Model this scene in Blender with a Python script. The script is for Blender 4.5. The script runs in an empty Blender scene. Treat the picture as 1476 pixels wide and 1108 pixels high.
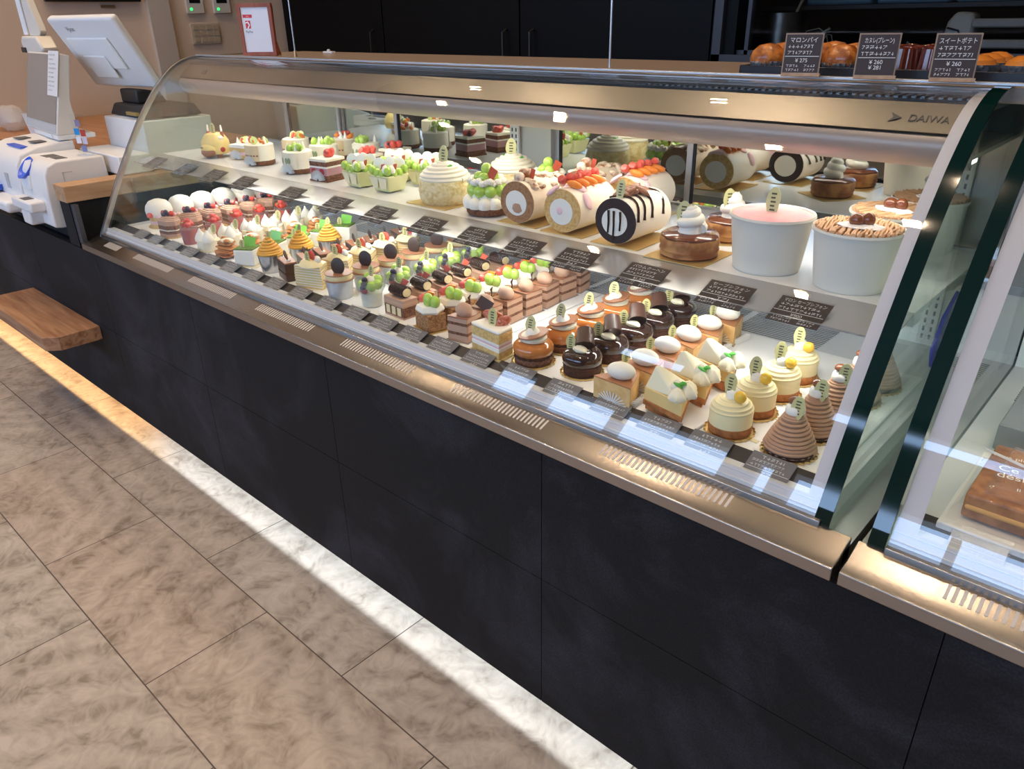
import bpy, math, random
from mathutils import Vector, Matrix
random.seed(7)
S = bpy.context.scene
COL = S.collection
PI = math.pi

# ------------------------------------------------------------------ camera
def set_camera():
    yaw, pitch, roll, f, h = .7471, .452, -.0179, 1090.03, 1.2873
    ca, sa, cb, sb = math.cos(yaw), math.sin(yaw), math.cos(pitch), math.sin(pitch)
    fw = Vector((-sa*cb, ca*cb, -sb)); rt = Vector((ca, sa, 0)); up = rt.cross(fw)
    cg, sg = math.cos(roll), math.sin(roll)
    r2 = cg*rt + sg*up; u2 = -sg*rt + cg*up
    c = bpy.data.cameras.new('camera'); o = bpy.data.objects.new('camera', c); COL.objects.link(o)
    m = Matrix(((r2.x, u2.x, -fw.x, 0), (r2.y, u2.y, -fw.y, 0), (r2.z, u2.z, -fw.z, h), (0, 0, 0, 1)))
    o.matrix_world = m
    c.sensor_width = 36; c.sensor_fit = 'HORIZONTAL'; c.lens = f/1476*36
    c.clip_start = .02; c.clip_end = 100
    S.camera = o
set_camera()

# ------------------------------------------------------------------ world, exposure, lights
S.view_settings.view_transform = 'Standard'
S.view_settings.look = 'None'
S.view_settings.exposure = 0.2
S.view_settings.gamma = 1.0
S.view_settings.use_curve_mapping = False
S.cycles.transparent_max_bounces = 40
S.cycles.max_bounces = 10
S.cycles.diffuse_bounces = 4
S.cycles.glossy_bounces = 5
S.cycles.sample_clamp_indirect = 6
W = bpy.data.worlds.new('sky'); S.world = W; W.use_nodes = True
bg = W.node_tree.nodes['Background']
bg.inputs[0].default_value = (.42, .63, 1.0, 1); bg.inputs[1].default_value = 6.5

def area(name, loc, sx, sy, power, col, d=(0, 0, -1), portal=False, spread=None):
    l = bpy.data.lights.new(name, 'AREA'); l.shape = 'RECTANGLE'; l.size = sx; l.size_y = sy
    l.energy = power; l.color = col
    if spread: l.spread = spread
    o = bpy.data.objects.new(name, l); COL.objects.link(o)
    o.location = loc; o.rotation_euler = Vector(d).to_track_quat('-Z', 'Y').to_euler()
    if portal: l.cycles.is_portal = True
    return o
WARM = (1.0, .76, .52)
# daylight portals over the shop-front glazing
area('window_portal', (-3.3, -3.28, 2.02), 9.8, 1.2, 1, (1, 1, 1), (0, 1, 0), portal=True)
area('transom_portal', (-3.3, -3.28, 3.405), 9.8, .17, 1, (1, 1, 1), (0, 1, 0), portal=True)
# led bars of the display cases and of the plinth recess
area('canopy_led_light', (-1.36, 1.2275, 1.0932), 2.12, .02, 2.0, (1, .97, .90), (0, -.25, -1))
area('shelf_led_light', (-1.36, 1.108, .888), 2.12, .012, 4.2, (1, .97, .90), (0, .1, -1))
area('second_case_led_light', (.75, 1.2275, 1.0932), 1.7, .02, 1.8, (1, .95, .85), (0, -.25, -1))
area('plinth_led_light', (-1.02, .858, .150), 2.84, .008, 3.4, (.88, .96, 1.0), (0, -.55, -1))
area('warm_plinth_led_light', (-3.75, .858, .150), 2.5, .008, 4, (1.0, .64, .28), (0, -.55, -1))

# ------------------------------------------------------------------ materials
def lin(c):
    if isinstance(c, str):
        c = [int(c[i:i+2], 16)/255 for i in (0, 2, 4)]
        c = [x/12.92 if x <= .04045 else ((x+.055)/1.055)**2.4 for x in c]
    return (c[0], c[1], c[2], 1)
MATS = {}
def mat(name, c, rough=.5, metal=0, c2=None, ns=60, bump=0, bs=None, emit=0, coat=0, sss=0, spec=None, aniso=None):
    if name in MATS: return MATS[name]
    m = bpy.data.materials.new(name); m.use_nodes = True; MATS[name] = m
    nt = m.node_tree; b = nt.nodes['Principled BSDF']
    b.inputs['Base Color'].default_value = lin(c)
    b.inputs['Roughness'].default_value = rough; b.inputs['Metallic'].default_value = metal
    if coat: b.inputs['Coat Weight'].default_value = coat; b.inputs['Coat Roughness'].default_value = .08
    if spec is not None: b.inputs['Specular IOR Level'].default_value = spec
    if sss:
        b.inputs['Subsurface Weight'].default_value = sss; b.inputs['Subsurface Radius'].default_value = (.6, .5, .3)
        b.inputs['Subsurface Scale'].default_value = .01
    if emit:
        b.inputs['Emission Color'].default_value = lin(c); b.inputs['Emission Strength'].default_value = emit
    tc = nt.nodes.new('ShaderNodeTexCoord')
    if c2 is not None:
        n = nt.nodes.new('ShaderNodeTexNoise'); n.inputs['Scale'].default_value = ns; n.inputs['Detail'].default_value = 4
        nt.links.new(tc.outputs['Object'], n.inputs['Vector'])
        r = nt.nodes.new('ShaderNodeValToRGB'); r.color_ramp.elements[0].color = lin(c); r.color_ramp.elements[1].color = lin(c2)
        r.color_ramp.elements[0].position = .42; r.color_ramp.elements[1].position = .62
        nt.links.new(n.outputs['Fac'], r.inputs[0]); nt.links.new(r.outputs[0], b.inputs['Base Color'])
    if bump:
        n = nt.nodes.new('ShaderNodeTexNoise'); n.inputs['Scale'].default_value = bs or ns; n.inputs['Detail'].default_value = 5
        mp = nt.nodes.new('ShaderNodeMapping')
        if aniso: mp.inputs['Scale'].default_value = aniso
        nt.links.new(tc.outputs['Object'], mp.inputs[0]); nt.links.new(mp.outputs[0], n.inputs['Vector'])
        bp = nt.nodes.new('ShaderNodeBump'); bp.inputs['Strength'].default_value = bump; bp.inputs['Distance'].default_value = .002
        nt.links.new(n.outputs['Fac'], bp.inputs['Height']); nt.links.new(bp.outputs[0], b.inputs['Normal'])
    return m

def glass(name, tint=(1, 1, 1), ior=1.5, gloss=(1, 1, 1), k=1.0, haze=0.0):
    """thin clear sheet: straight-through transmission plus a Fresnel mirror"""
    m = bpy.data.materials.new(name); m.use_nodes = True; MATS[name] = m
    nt = m.node_tree; nt.nodes.clear(); L = nt.links
    out = nt.nodes.new('ShaderNodeOutputMaterial')
    t = nt.nodes.new('ShaderNodeBsdfTransparent'); t.inputs[0].default_value = (*tint, 1)
    g = nt.nodes.new('ShaderNodeBsdfGlossy'); g.inputs['Roughness'].default_value = 0; g.inputs['Color'].default_value = (*gloss, 1)
    lw = nt.nodes.new('ShaderNodeLayerWeight'); lw.inputs[0].default_value = .5
    pw = nt.nodes.new('ShaderNodeMath'); pw.operation = 'POWER'; pw.inputs[1].default_value = 5
    ma = nt.nodes.new('ShaderNodeMath'); ma.operation = 'MULTIPLY_ADD'
    L.new(lw.outputs['Facing'], pw.inputs[0]); L.new(pw.outputs[0], ma.inputs[0])
    f0 = ((ior-1)/(ior+1))**2
    ma.inputs[1].default_value = (1-f0)*k; ma.inputs[2].default_value = f0*k
    mx = nt.nodes.new('ShaderNodeMixShader')
    L.new(ma.outputs[0], mx.inputs[0]); L.new(t.outputs[0], mx.inputs[1]); L.new(g.outputs[0], mx.inputs[2])
    last = mx
    if haze:
        d = nt.nodes.new('ShaderNodeBsdfDiffuse'); d.inputs[0].default_value = (.9, .9, .9, 1)
        m2 = nt.nodes.new('ShaderNodeMixShader'); m2.inputs[0].default_value = haze
        L.new(mx.outputs[0], m2.inputs[1]); L.new(d.outputs[0], m2.inputs[2]); last = m2
    L.new(last.outputs[0], out.inputs[0])
    return m

def brushed(name, c, rough=.3, vec=(1, 60, 60), bump=.1):
    m = mat(name, c, rough, 1.0)
    nt = m.node_tree; b = nt.nodes['Principled BSDF']; tc = nt.nodes.new('ShaderNodeTexCoord')
    mp = nt.nodes.new('ShaderNodeMapping'); mp.inputs['Scale'].default_value = vec
    n = nt.nodes.new('ShaderNodeTexNoise'); n.inputs['Scale'].default_value = 30; n.inputs['Detail'].default_value = 3
    nt.links.new(tc.outputs['Object'], mp.inputs[0]); nt.links.new(mp.outputs[0], n.inputs['Vector'])
    bp = nt.nodes.new('ShaderNodeBump'); bp.inputs['Strength'].default_value = bump; bp.inputs['Distance'].default_value = .0004
    nt.links.new(n.outputs['Fac'], bp.inputs['Height']); nt.links.new(bp.outputs[0], b.inputs['Normal'])
    return m

def wood(name, c1, c2, axis=0, scale=14, rough=.5):
    m = mat(name, c1, rough); nt = m.node_tree; b = nt.nodes['Principled BSDF']; L = nt.links
    tc = nt.nodes.new('ShaderNodeTexCoord'); mp = nt.nodes.new('ShaderNodeMapping')
    s = [1, 1, 1]; s[axis] = .07; mp.inputs['Scale'].default_value = s
    n = nt.nodes.new('ShaderNodeTexNoise'); n.inputs['Scale'].default_value = scale*3; n.inputs['Detail'].default_value = 6; n.inputs['Distortion'].default_value = 1.2
    r = nt.nodes.new('ShaderNodeValToRGB'); r.color_ramp.elements[0].color = lin(c1); r.color_ramp.elements[1].color = lin(c2)
    r.color_ramp.elements[0].position = .35; r.color_ramp.elements[1].position = .68
    L.new(tc.outputs['Object'], mp.inputs[0]); L.new(mp.outputs[0], n.inputs['Vector']); L.new(n.outputs['Fac'], r.inputs[0]); L.new(r.outputs[0], b.inputs['Base Color'])
    return m

def stone_floor():
    m = mat('stone_floor_tile', 'a69c90', .42); nt = m.node_tree; b = nt.nodes['Principled BSDF']; L = nt.links; N = nt.nodes.new
    tc = N('ShaderNodeTexCoord'); mp = N('ShaderNodeMapping'); mp.inputs['Location'].default_value = (2.6036+12, 10*.298*2-.6268, 0)
    L.new(tc.outputs['Object'], mp.inputs[0])
    def brick(a, c, mortar):
        k = N('ShaderNodeTexBrick'); k.offset = .5; k.offset_frequency = 2; k.squash = 1
        k.inputs['Color1'].default_value = a; k.inputs['Color2'].default_value = c; k.inputs['Mortar'].default_value = mortar
        k.inputs['Scale'].default_value = 1; k.inputs['Mortar Size'].default_value = .0016; k.inputs['Mortar Smooth'].default_value = .2
        k.inputs['Brick Width'].default_value = .6; k.inputs['Row Height'].default_value = .298
        L.new(mp.outputs[0], k.inputs['Vector']); return k
    rnd = brick((0, 0, 0, 1), (1, 1, 1, 1), (.5, .5, .5, 1))
    mul = N('ShaderNodeMath'); mul.operation = 'MULTIPLY'; mul.inputs[1].default_value = 37
    L.new(rnd.outputs['Color'], mul.inputs[0])
    rot = N('ShaderNodeVectorRotate'); rot.rotation_type = 'Z_AXIS'; L.new(tc.outputs['Object'], rot.inputs['Vector'])
    mr = N('ShaderNodeMath'); mr.operation = 'MULTIPLY'; mr.inputs[1].default_value = 2.6; L.new(rnd.outputs['Color'], mr.inputs[0]); L.new(mr.outputs[0], rot.inputs['Angle'])
    n1 = N('ShaderNodeTexNoise'); n1.noise_dimensions = '4D'; n1.inputs['Scale'].default_value = 4.5; n1.inputs['Detail'].default_value = 10; n1.inputs['Roughness'].default_value = .66; n1.inputs['Distortion'].default_value = 2.2
    L.new(rot.outputs[0], n1.inputs['Vector']); L.new(mul.outputs[0], n1.inputs['W'])
    # drawn-out veins
    sep = N('ShaderNodeVectorMath'); sep.operation = 'ADD'; L.new(rot.outputs[0], sep.inputs[0])
    cmb = N('ShaderNodeCombineXYZ'); L.new(mul.outputs[0], cmb.inputs[0]); L.new(mul.outputs[0], cmb.inputs[1]); L.new(cmb.outputs[0], sep.inputs[1])
    wv = N('ShaderNodeTexWave'); wv.inputs['Scale'].default_value = 3.1; wv.inputs['Distortion'].default_value = 14; wv.inputs['Detail'].default_value = 4; wv.inputs['Detail Scale'].default_value = .9
    L.new(sep.outputs[0], wv.inputs['Vector'])
    n2 = N('ShaderNodeTexNoise'); n2.inputs['Scale'].default_value = 14; n2.inputs['Detail'].default_value = 9; n2.inputs['Distortion'].default_value = 3.5; L.new(tc.outputs['Object'], n2.inputs['Vector'])
    a = N('ShaderNodeMix'); a.data_type = 'FLOAT'; a.inputs[0].default_value = .16; L.new(n1.outputs['Fac'], a.inputs[2]); L.new(wv.outputs['Fac'], a.inputs[3])
    a2 = N('ShaderNodeMix'); a2.data_type = 'FLOAT'; a2.inputs[0].default_value = .38; L.new(a.outputs[0], a2.inputs[2]); L.new(n2.outputs['Fac'], a2.inputs[3])
    r = N('ShaderNodeValToRGB'); e = r.color_ramp.elements
    e[0].position = .36; e[0].color = lin('84796d'); e[1].position = .62; e[1].color = lin('bdb4a9')
    x = e.new(.46); x.color = lin('a59b90')
    L.new(a2.outputs[0], r.inputs[0])
    tint = brick((1, 1, 1, 1), (.95, .88, .84, 1), (1, 1, 1, 1))
    mu = N('ShaderNodeMix'); mu.data_type = 'RGBA'; mu.blend_type = 'MULTIPLY'; mu.inputs[0].default_value = 1
    L.new(r.outputs[0], mu.inputs[6]); L.new(tint.outputs['Color'], mu.inputs[7])
    gr = N('ShaderNodeMix'); gr.data_type = 'RGBA'; L.new(rnd.outputs['Fac'], gr.inputs[0]); L.new(mu.outputs[2], gr.inputs[6]); gr.inputs[7].default_value = lin('4a403a')
    L.new(gr.outputs[2], b.inputs['Base Color'])
    bp = N('ShaderNodeBump'); bp.inputs['Strength'].default_value = .15; bp.inputs['Distance'].default_value = .002; L.new(a2.outputs[0], bp.inputs['Height']); L.new(bp.outputs[0], b.inputs['Normal'])
    return m

def black_stone():
    m = mat('black_stone_tile', '1e1e20', .7); nt = m.node_tree; b = nt.nodes['Principled BSDF']; L = nt.links; N = nt.nodes.new
    b.inputs['Specular IOR Level'].default_value = .3
    tc = N('ShaderNodeTexCoord')
    n1 = N('ShaderNodeTexNoise'); n1.inputs['Scale'].default_value = 3.2; n1.inputs['Detail'].default_value = 7; n1.inputs['Roughness'].default_value = .65; n1.inputs['Distortion'].default_value = .6
    n2 = N('ShaderNodeTexNoise'); n2.inputs['Scale'].default_value = 300; n2.inputs['Detail'].default_value = 2
    L.new(tc.outputs['Object'], n1.inputs['Vector']); L.new(tc.outputs['Object'], n2.inputs['Vector'])
    r = N('ShaderNodeValToRGB'); e = r.color_ramp.elements; e[0].position = .48; e[0].color = lin('131214'); e[1].position = .68; e[1].color = lin('2e2d32')
    L.new(n1.outputs['Fac'], r.inputs[0])
    r2 = N('ShaderNodeValToRGB'); e = r2.color_ramp.elements; e[0].position = .40; e[0].color = (.72, .72, .72, 1); e[1].position = .70; e[1].color = (1.5, 1.5, 1.5, 1)
    L.new(n2.outputs['Fac'], r2.inputs[0])
    mu = N('ShaderNodeMix'); mu.data_type = 'RGBA'; mu.blend_type = 'MULTIPLY'; mu.inputs[0].default_value = 1
    L.new(r.outputs[0], mu.inputs[6]); L.new(r2.outputs[0], mu.inputs[7]); L.new(mu.outputs[2], b.inputs['Base Color'])
    bp = N('ShaderNodeBump'); bp.inputs['Strength'].default_value = .25; bp.inputs['Distance'].default_value = .001; L.new(n2.outputs['Fac'], bp.inputs['Height']); L.new(bp.outputs[0], b.inputs['Normal'])
    return m

# ------------------------------------------------------------------ mesh builder
class MB:
    def __init__(s): s.v = []; s.f = []; s.mi = []; s.sm = []; s.T = Matrix()
    def at(s, loc=(0, 0, 0), rot=(0, 0, 0), sc=(1, 1, 1)):
        from mathutils import Euler
        s.T = Matrix.Translation(loc) @ Euler(rot).to_matrix().to_4x4() @ Matrix.Diagonal((*sc, 1)); return s
    def add(s, vs, fs, m=0, smooth=True):
        n = len(s.v); s.v += [tuple(s.T @ Vector(p)) for p in vs]
        for f in fs: s.f.append([i+n for i in f]); s.mi.append(m); s.sm.append(smooth)
        return s
    def box(s, x0, x1, y0, y1, z0, z1, m=0):
        vs = [(x, y, z) for z in (z0, z1) for y in (y0, y1) for x in (x0, x1)]
        return s.add(vs, [(0, 2, 3, 1), (4, 5, 7, 6), (0, 1, 5, 4), (2, 6, 7, 3), (0, 4, 6, 2), (1, 3, 7, 5)], m, False)
    def prism(s, poly, z0, z1, m=0, smooth=False):          # polygon in x,y
        n = len(poly); vs = [(x, y, z0) for x, y in poly]+[(x, y, z1) for x, y in poly]
        fs = [tuple(range(n-1, -1, -1)), tuple(range(n, 2*n))]
        s.add(vs, fs, m, False)
        return s.add(vs, [(i, (i+1) % n, n+(i+1) % n, n+i) for i in range(n)], m, smooth)
    def prismx(s, poly, x0, x1, m=0, smooth=False):         # polygon in y,z
        n = len(poly); vs = [(x0, y, z) for y, z in poly]+[(x1, y, z) for y, z in poly]
        s.add(vs, [tuple(range(n)), tuple(range(2*n-1, n-1, -1))], m, False)
        return s.add(vs, [(i, n+i, n+(i+1) % n, (i+1) % n) for i in range(n)], m, smooth)
    def prismy(s, poly, y0, y1, m=0, smooth=False):         # polygon in x,z
        n = len(poly); vs = [(x, y0, z) for x, z in poly]+[(x, y1, z) for x, z in poly]
        s.add(vs, [tuple(range(n-1, -1, -1)), tuple(range(n, 2*n))], m, False)
        return s.add(vs, [(i, (i+1) % n, n+(i+1) % n, n+i) for i in range(n)], m, smooth)
    def lathe(s, prof, n=24, m=0, smooth=True, flute=0, nf=12, caps=True, c=(0, 0, 0), phase=0, tw=0):
        vs = []; fs = []
        for j, (r, z) in enumerate(prof):
            for i in range(n):
                a = 2*PI*i/n; rr = r*(1+flute*math.cos(nf*a+tw*j+phase))
                vs.append((c[0]+rr*math.cos(a), c[1]+rr*math.sin(a), c[2]+z))
        for j in range(len(prof)-1):
            for i in range(n):
                fs.append((j*n+i, j*n+(i+1) % n, (j+1)*n+(i+1) % n, (j+1)*n+i))
        if caps:
            if prof[0][0] > 1e-5: fs.append(tuple(range(n-1, -1, -1)))
            if prof[-1][0] > 1e-5: fs.append(tuple(range((len(prof)-1)*n, len(prof)*n)))
        return s.add(vs, fs, m, smooth)
    def cyl(s, r, z0, z1, n=24, m=0, c=(0, 0)):
        s.lathe([(r, z0), (r, z1)], n, m, True, caps=False, c=(c[0], c[1], 0))
        a = [(c[0]+r*math.cos(2*PI*i/n), c[1]+r*math.sin(2*PI*i/n)) for i in range(n)]
        s.add([(x, y, z0) for x, y in a], [tuple(range(n-1, -1, -1))], m, False)
        return s.add([(x, y, z1) for x, y in a], [tuple(range(n))], m, False)
    def ell(s, c, r, n=14, m=0, k=9, lump=0, half=False):
        if isinstance(r, (int, float)): r = (r, r, r)
        vs = []; a0 = 0 if half else -PI/2; rnd = random.Random(int(abs(c[0]*9e4+c[1]*7e4+c[2]*5e4)))
        for j in range(k+1):
            t = a0+(PI/2-a0)*j/k
            for i in range(n):
                a = 2*PI*i/n; q = 1+(lump*(rnd.random()-.5) if 0 < j < k else 0)
                vs.append((c[0]+q*r[0]*math.cos(t)*math.cos(a), c[1]+q*r[1]*math.cos(t)*math.sin(a), c[2]+q*r[2]*math.sin(t)))
        fs = [(j*n+i, j*n+(i+1) % n, (j+1)*n+(i+1) % n, (j+1)*n+i) for j in range(k) for i in range(n)]
        return s.add(vs, fs, m, True)
    def tube(s, pts, r, n=8, m=0, closed=False):
        pts = [Vector(p) for p in pts]; N = len(pts); vs = []; fs = []
        rr = r if isinstance(r, (list, tuple)) else [r]*N
        side = None
        for j in range(N):
            a = pts[(j-1) % N] if (closed or j) else pts[0]; b = pts[(j+1) % N] if (closed or j < N-1) else pts[-1]
            t = (b-a).normalized()
            if side is None: side = t.orthogonal().normalized()
            side = (side-t*side.dot(t)).normalized(); up = t.cross(side)
            for i in range(n):
                q = 2*PI*i/n; p = pts[j]+(side*math.cos(q)+up*math.sin(q))*rr[j]; vs.append(tuple(p))
        for j in range(N if closed else N-1):
            for i in range(n):
                k = (j+1) % N; fs.append((j*n+i, j*n+(i+1) % n, k*n+(i+1) % n, k*n+i))
        if not closed: fs += [tuple(range(n-1, -1, -1)), tuple(range((N-1)*n, N*n))]
        return s.add(vs, fs, m, True)
    def build(s, name, mats, parent=None, bevel=0, kind=None, seg=2):
        me = bpy.data.meshes.new(name); me.from_pydata(s.v, [], s.f)
        if not isinstance(mats, (list, tuple)): mats = [mats]
        for m in mats: me.materials.append(m)
        me.polygons.foreach_set('material_index', s.mi); me.polygons.foreach_set('use_smooth', s.sm); me.update()
        import bmesh
        bm = bmesh.new(); bm.from_mesh(me); bmesh.ops.remove_doubles(bm, verts=bm.verts, dist=1e-6)
        bmesh.ops.recalc_face_normals(bm, faces=bm.faces); bm.to_mesh(me); bm.free()
        me.set_sharp_from_angle(angle=math.radians(42))
        o = bpy.data.objects.new(name, me); COL.objects.link(o); o.parent = parent
        if bevel:
            b = o.modifiers.new('bevel', 'BEVEL'); b.width = bevel; b.segments = seg; b.limit_method = 'ANGLE'; b.angle_limit = math.radians(50)
        if kind: o['kind'] = kind
        return o

def thing(name, label, cat, loc=(0, 0, 0), rz=0, group=None):
    o = bpy.data.objects.new(name, None); COL.objects.link(o); o.empty_display_size = .02
    o.location = loc; o.rotation_euler = (0, 0, rz); tag(o, label, cat, group); return o
def tag(o, label, cat, group=None):
    o['label'] = label; o['category'] = cat
    if group: o['group'] = group
    return o
def copy_tree(o, parent=None):
    c = o.copy(); COL.objects.link(c); c.parent = parent
    for ch in list(CH.get(o.name, o.children)): copy_tree(ch, c)
    return c
CH = {}
def place(proto, used, loc, rz, label, cat=None, group=None):
    o = proto if not used else copy_tree(proto)
    o.location = loc; o.rotation_euler = (0, 0, rz); o['label'] = label
    if group: o['group'] = group
    return o
def text(body, size, m, parent, loc, rot, name='writing', label=None, align='LEFT', ext=0, sx=1):
    c = bpy.data.curves.new(name, 'FONT'); c.body = body; c.size = size; c.align_x = align; c.extrude = ext; c.space_line = .95
    o = bpy.data.objects.new(name, c); COL.objects.link(o); bpy.context.view_layer.update()
    me = bpy.data.meshes.new_from_object(o.evaluated_get(bpy.context.evaluated_depsgraph_get()))
    bpy.data.objects.remove(o); me.materials.clear(); me.materials.append(m)
    o = bpy.data.objects.new(name, me); COL.objects.link(o); o.parent = parent; o.location = loc; o.rotation_euler = rot; o.scale = (sx, 1, 1)
    return o
ORD = ['frontmost', 'second', 'third', 'fourth', 'fifth', 'sixth', 'seventh', 'eighth', 'ninth', 'tenth']
def ordl(desc, i, n, row):
    if n == 1: return desc
    return f"{desc}, {'frontmost' if i == 0 else ('rearmost' if i == n-1 else ORD[i]+' from the front')} {row}"

# shared materials
STEEL = brushed('brushed_steel', 'a8a19a', .26, (1, 40, 40), .05); STEEL_Y = brushed('satin_steel', 'c4c2be', .35, (40, 1, 40), .1)
ALU = mat('anodised_aluminium', 'c3c4c6', .35, .8); DALU = mat('dark_gasket', '1a1a1c', .6)
WHITE = mat('white_enamel', 'f0f0ee', .35); GREY = mat('grey_enamel', 'b9bbbd', .4)
BLACKP = mat('black_plastic', '141416', .4); CREAMP = mat('ivory_plastic', 'dcd5c9', .4); WHITEP = mat('white_plastic', 'e6e4e2', .35)
GLASS = glass('case_glass', (.985, .995, .99), 1.5, k=1.15)
SGLASS = glass('side_glass', (.90, .965, .94), 1.5)
ACR = glass('clear_acrylic', (.98, .985, .985), 1.45)
PLAST = glass('clear_plastic_cup', (.93, .94, .93), 1.4, haze=.06)
MIRG = glass('coated_door_glass', (.55, .58, .57), 1.5, (.80, .84, .82), k=1, haze=0)
def door_glass():
    m = MIRG; nt = m.node_tree
    for n in nt.nodes:
        if n.type == 'MATH' and n.operation == 'MULTIPLY_ADD' and n.inputs[2].default_value < 1 and n.inputs[1].default_value > .5:
            n.inputs[1].default_value = .30; n.inputs[2].default_value = .66
door_glass()
def edge_glass():
    m = mat('green_glass_edge', '06201c', .05); b = m.node_tree.nodes['Principled BSDF']; b.inputs['Specular IOR Level'].default_value = .8
    return m
EDGE = edge_glass()
FRIT = mat('frosted_border', 'c8c2c4', .5)
GOLD = mat('gold_paper', 'd9b978', .3, .6); GOLDT = mat('pale_gold_pick', 'cfc98e', .4); INK = mat('dark_ink', '55502f', .6)
FOIL = mat('silver_foil', 'd5d7da', .25, .85); LACE = mat('striped_film', 'e8e8e6', .3)
CREAM = mat('whipped_cream', 'f6f1e4', .55, sss=.15); ICREAM = mat('ivory_cream', 'f2e9cf', .55, sss=.15)
PINKC = mat('pink_cream', 'f1c9cf', .55, sss=.15); SPONGE = mat('yellow_sponge', 'e2c283', .85, c2='d2ab66', ns=220, bump=.5, bs=400)
DSPONGE = mat('brown_sponge', '8a5e46', .85, c2='5f3a28', ns=220, bump=.5, bs=400)
CHOC = mat('dark_chocolate', '46302a', .3); CHOCG = mat('chocolate_glaze', '351f19', .08, coat=.7); MCHOC = mat('milk_chocolate', '9c6a50', .35)
MOUSSE = mat('milk_chocolate_mousse', 'c09a82', .6); LMOUSSE = mat('pale_cocoa_mousse', 'caa58b', .6)
CARAM = mat('caramel_glaze', 'c0763a', .08, coat=.7); CRUMB = mat('cocoa_crumb', '5a3626', .95, c2='3a2219', ns=400, bump=1, bs=500)
CUST = mat('custard_cream', 'f0dfae', .5, sss=.1); CUSTB = mat('custard_filling', 'e9c985', .6)
YEL = mat('pumpkin_cream', 'eab04c', .6); CHEST = mat('candied_chestnut', '7b4326', .2, coat=.4); YCH = mat('yellow_chestnut', 'efc040', .25, coat=.4)
MBC = mat('chestnut_cream', 'b78f73', .65); TART = mat('baked_tart_crust', 'b9763f', .8, c2='9a5a2c', ns=120, bump=.6, bs=300)
PUFF = mat('flaky_puff_pastry', 'cf8a48', .6, c2='a0582a', ns=45, bump=.8, bs=90, coat=.2)
STRAW = mat('strawberry', 'd94535', .22, bump=.6, bs=900, coat=.4, c2='e8695a', ns=70); GRAPE = mat('green_grape', 'a6cc4b', .15, coat=.5, c2='b9d868', ns=50, sss=.2)
BERRY = mat('blueberry', '3d3548', .5); RASP = mat('raspberry', 'b02a32', .5, bump=.8, bs=700); ORANG = mat('orange_slice', 'f08a32', .35)
MATCHA = mat('matcha_top', '6f8c3c', .8, c2='55722b', ns=200); GLEAF = mat('green_chocolate_sheet', '86cf55', .2); MINT = mat('mint_leaf', '4faa3c', .5)
ORPICK = mat('red_chocolate_flake', 'c2553a', .4); NUT = mat('nut_crust', 'b98a5c', .85, c2='8a5a34', ns=260, bump=1, bs=350)
BOARD = mat('chalkboard_card', '3a2b25', .6); CHALK = mat('white_chalk_ink', 'e9e4de', .7)
PAPER = mat('paper_cup', 'e2dccf', .55); COCO = mat('coconut_crumb', 'ecdcae', .95, c2='d9be80', ns=140, bump=1.2, bs=260)
OWOOD = wood('light_oak', 'c09a74', 'a67c56', 1); BENCHW = wood('bench_ash', 'b78c68', '8a5c40', 0); REDWOOD = wood('reddish_frame_wood', 'a85a38', '8c4227', 2)
CWOOD = wood('worktop_wood', 'b0805c', '9a6a48', 0)
LED = mat('led_tube', 'fff6e6', .4, emit=6); LEDW = mat('led_strip_lens', 'e8f4ff', .4, emit=5); LEDO = mat('warm_led_strip_lens', 'ffb060', .4, emit=4)
#@@SCENE
# ================================================================== the room
def struct(name, mb, m, bevel=0):
    return mb.build(name, m, None, bevel, 'structure')
PLASTER = mat('beige_plaster', 'dcc6b0', .9, bump=.1, bs=200); DARKW = mat('dark_ceiling_paint', '655d55', .9); GREYW = mat('warm_grey_wall', 'a59c90', .9)
BLACKL = mat('black_cabinet_laminate', '0a0a0b', .5, spec=.12); DFRAME = mat('dark_window_frame', '3a3a40', .45, .3)
XL, XR, YF, YB, ZC = -4.6, 3.0, -3.3, 2.9, 3.6
struct('floor', MB().box(-8.5, XR, YF, 5.2, -.05, 0), stone_floor())
struct('ceiling', MB().box(-8.5, XR, YF, 5.2, ZC, ZC+.05), DARKW)
wf = MB()                                                  # shop front: head beam, transom opening, piers
wf.box(-8.5, XR, YF-.1, YF, 0, 1.42); wf.box(-8.5, XR, YF-.1, YF, 2.66, 3.32); wf.box(-8.5, XR, YF-.1, YF, 3.49, ZC)
for a, b in ((-8.5, -3.6), (-2.92, -1.65)): wf.box(a, b, YF-.1, YF, 3.32, 3.49)
for a, b in ((-8.5, -8.2), (1.6, XR)): wf.box(a, b, YF-.1, YF, 0, ZC)
wf.box(-8.2, -4.57, YF-.1, YF, 2.25, 2.66)
for a, b in ((-4.7, -4.57), (-4.09, -3.88), (-3.21, -3.11), (-2.16, -1.90), (-1.79, -1.63)): wf.box(a, b, YF-.1, YF, 1.42, 2.66)
struct('wall_front', wf, GREYW)
wn = MB()
for x in (-8.2, -6.2, -.6, .1, 1.55): wn.box(x, x+.06, YF-.08, YF-.02, 1.42, 2.62)
wn.box(-8.2, 1.6, YF-.08, YF-.02, 1.42, 1.46)
struct('window_1', wn, DFRAME)
struct('wall_left', MB().box(XL-.1, XL, .2, 5.1, 0, ZC), PLASTER)
struct('wall_left_recess', MB().box(-8.6, -8.5, YF, 5.2, 0, ZC).box(-8.5, XL-.1, .1, .2, 0, ZC), GREYW)
struct('wall_right', MB().box(XR, XR+.1, YF, 5.2, 0, ZC), GREYW)
struct('wall_kitchen', MB().box(XL, XR, 5.1, 5.2, 0, ZC), mat('dark_kitchen_wall', '1c1b1c', .8))
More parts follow.
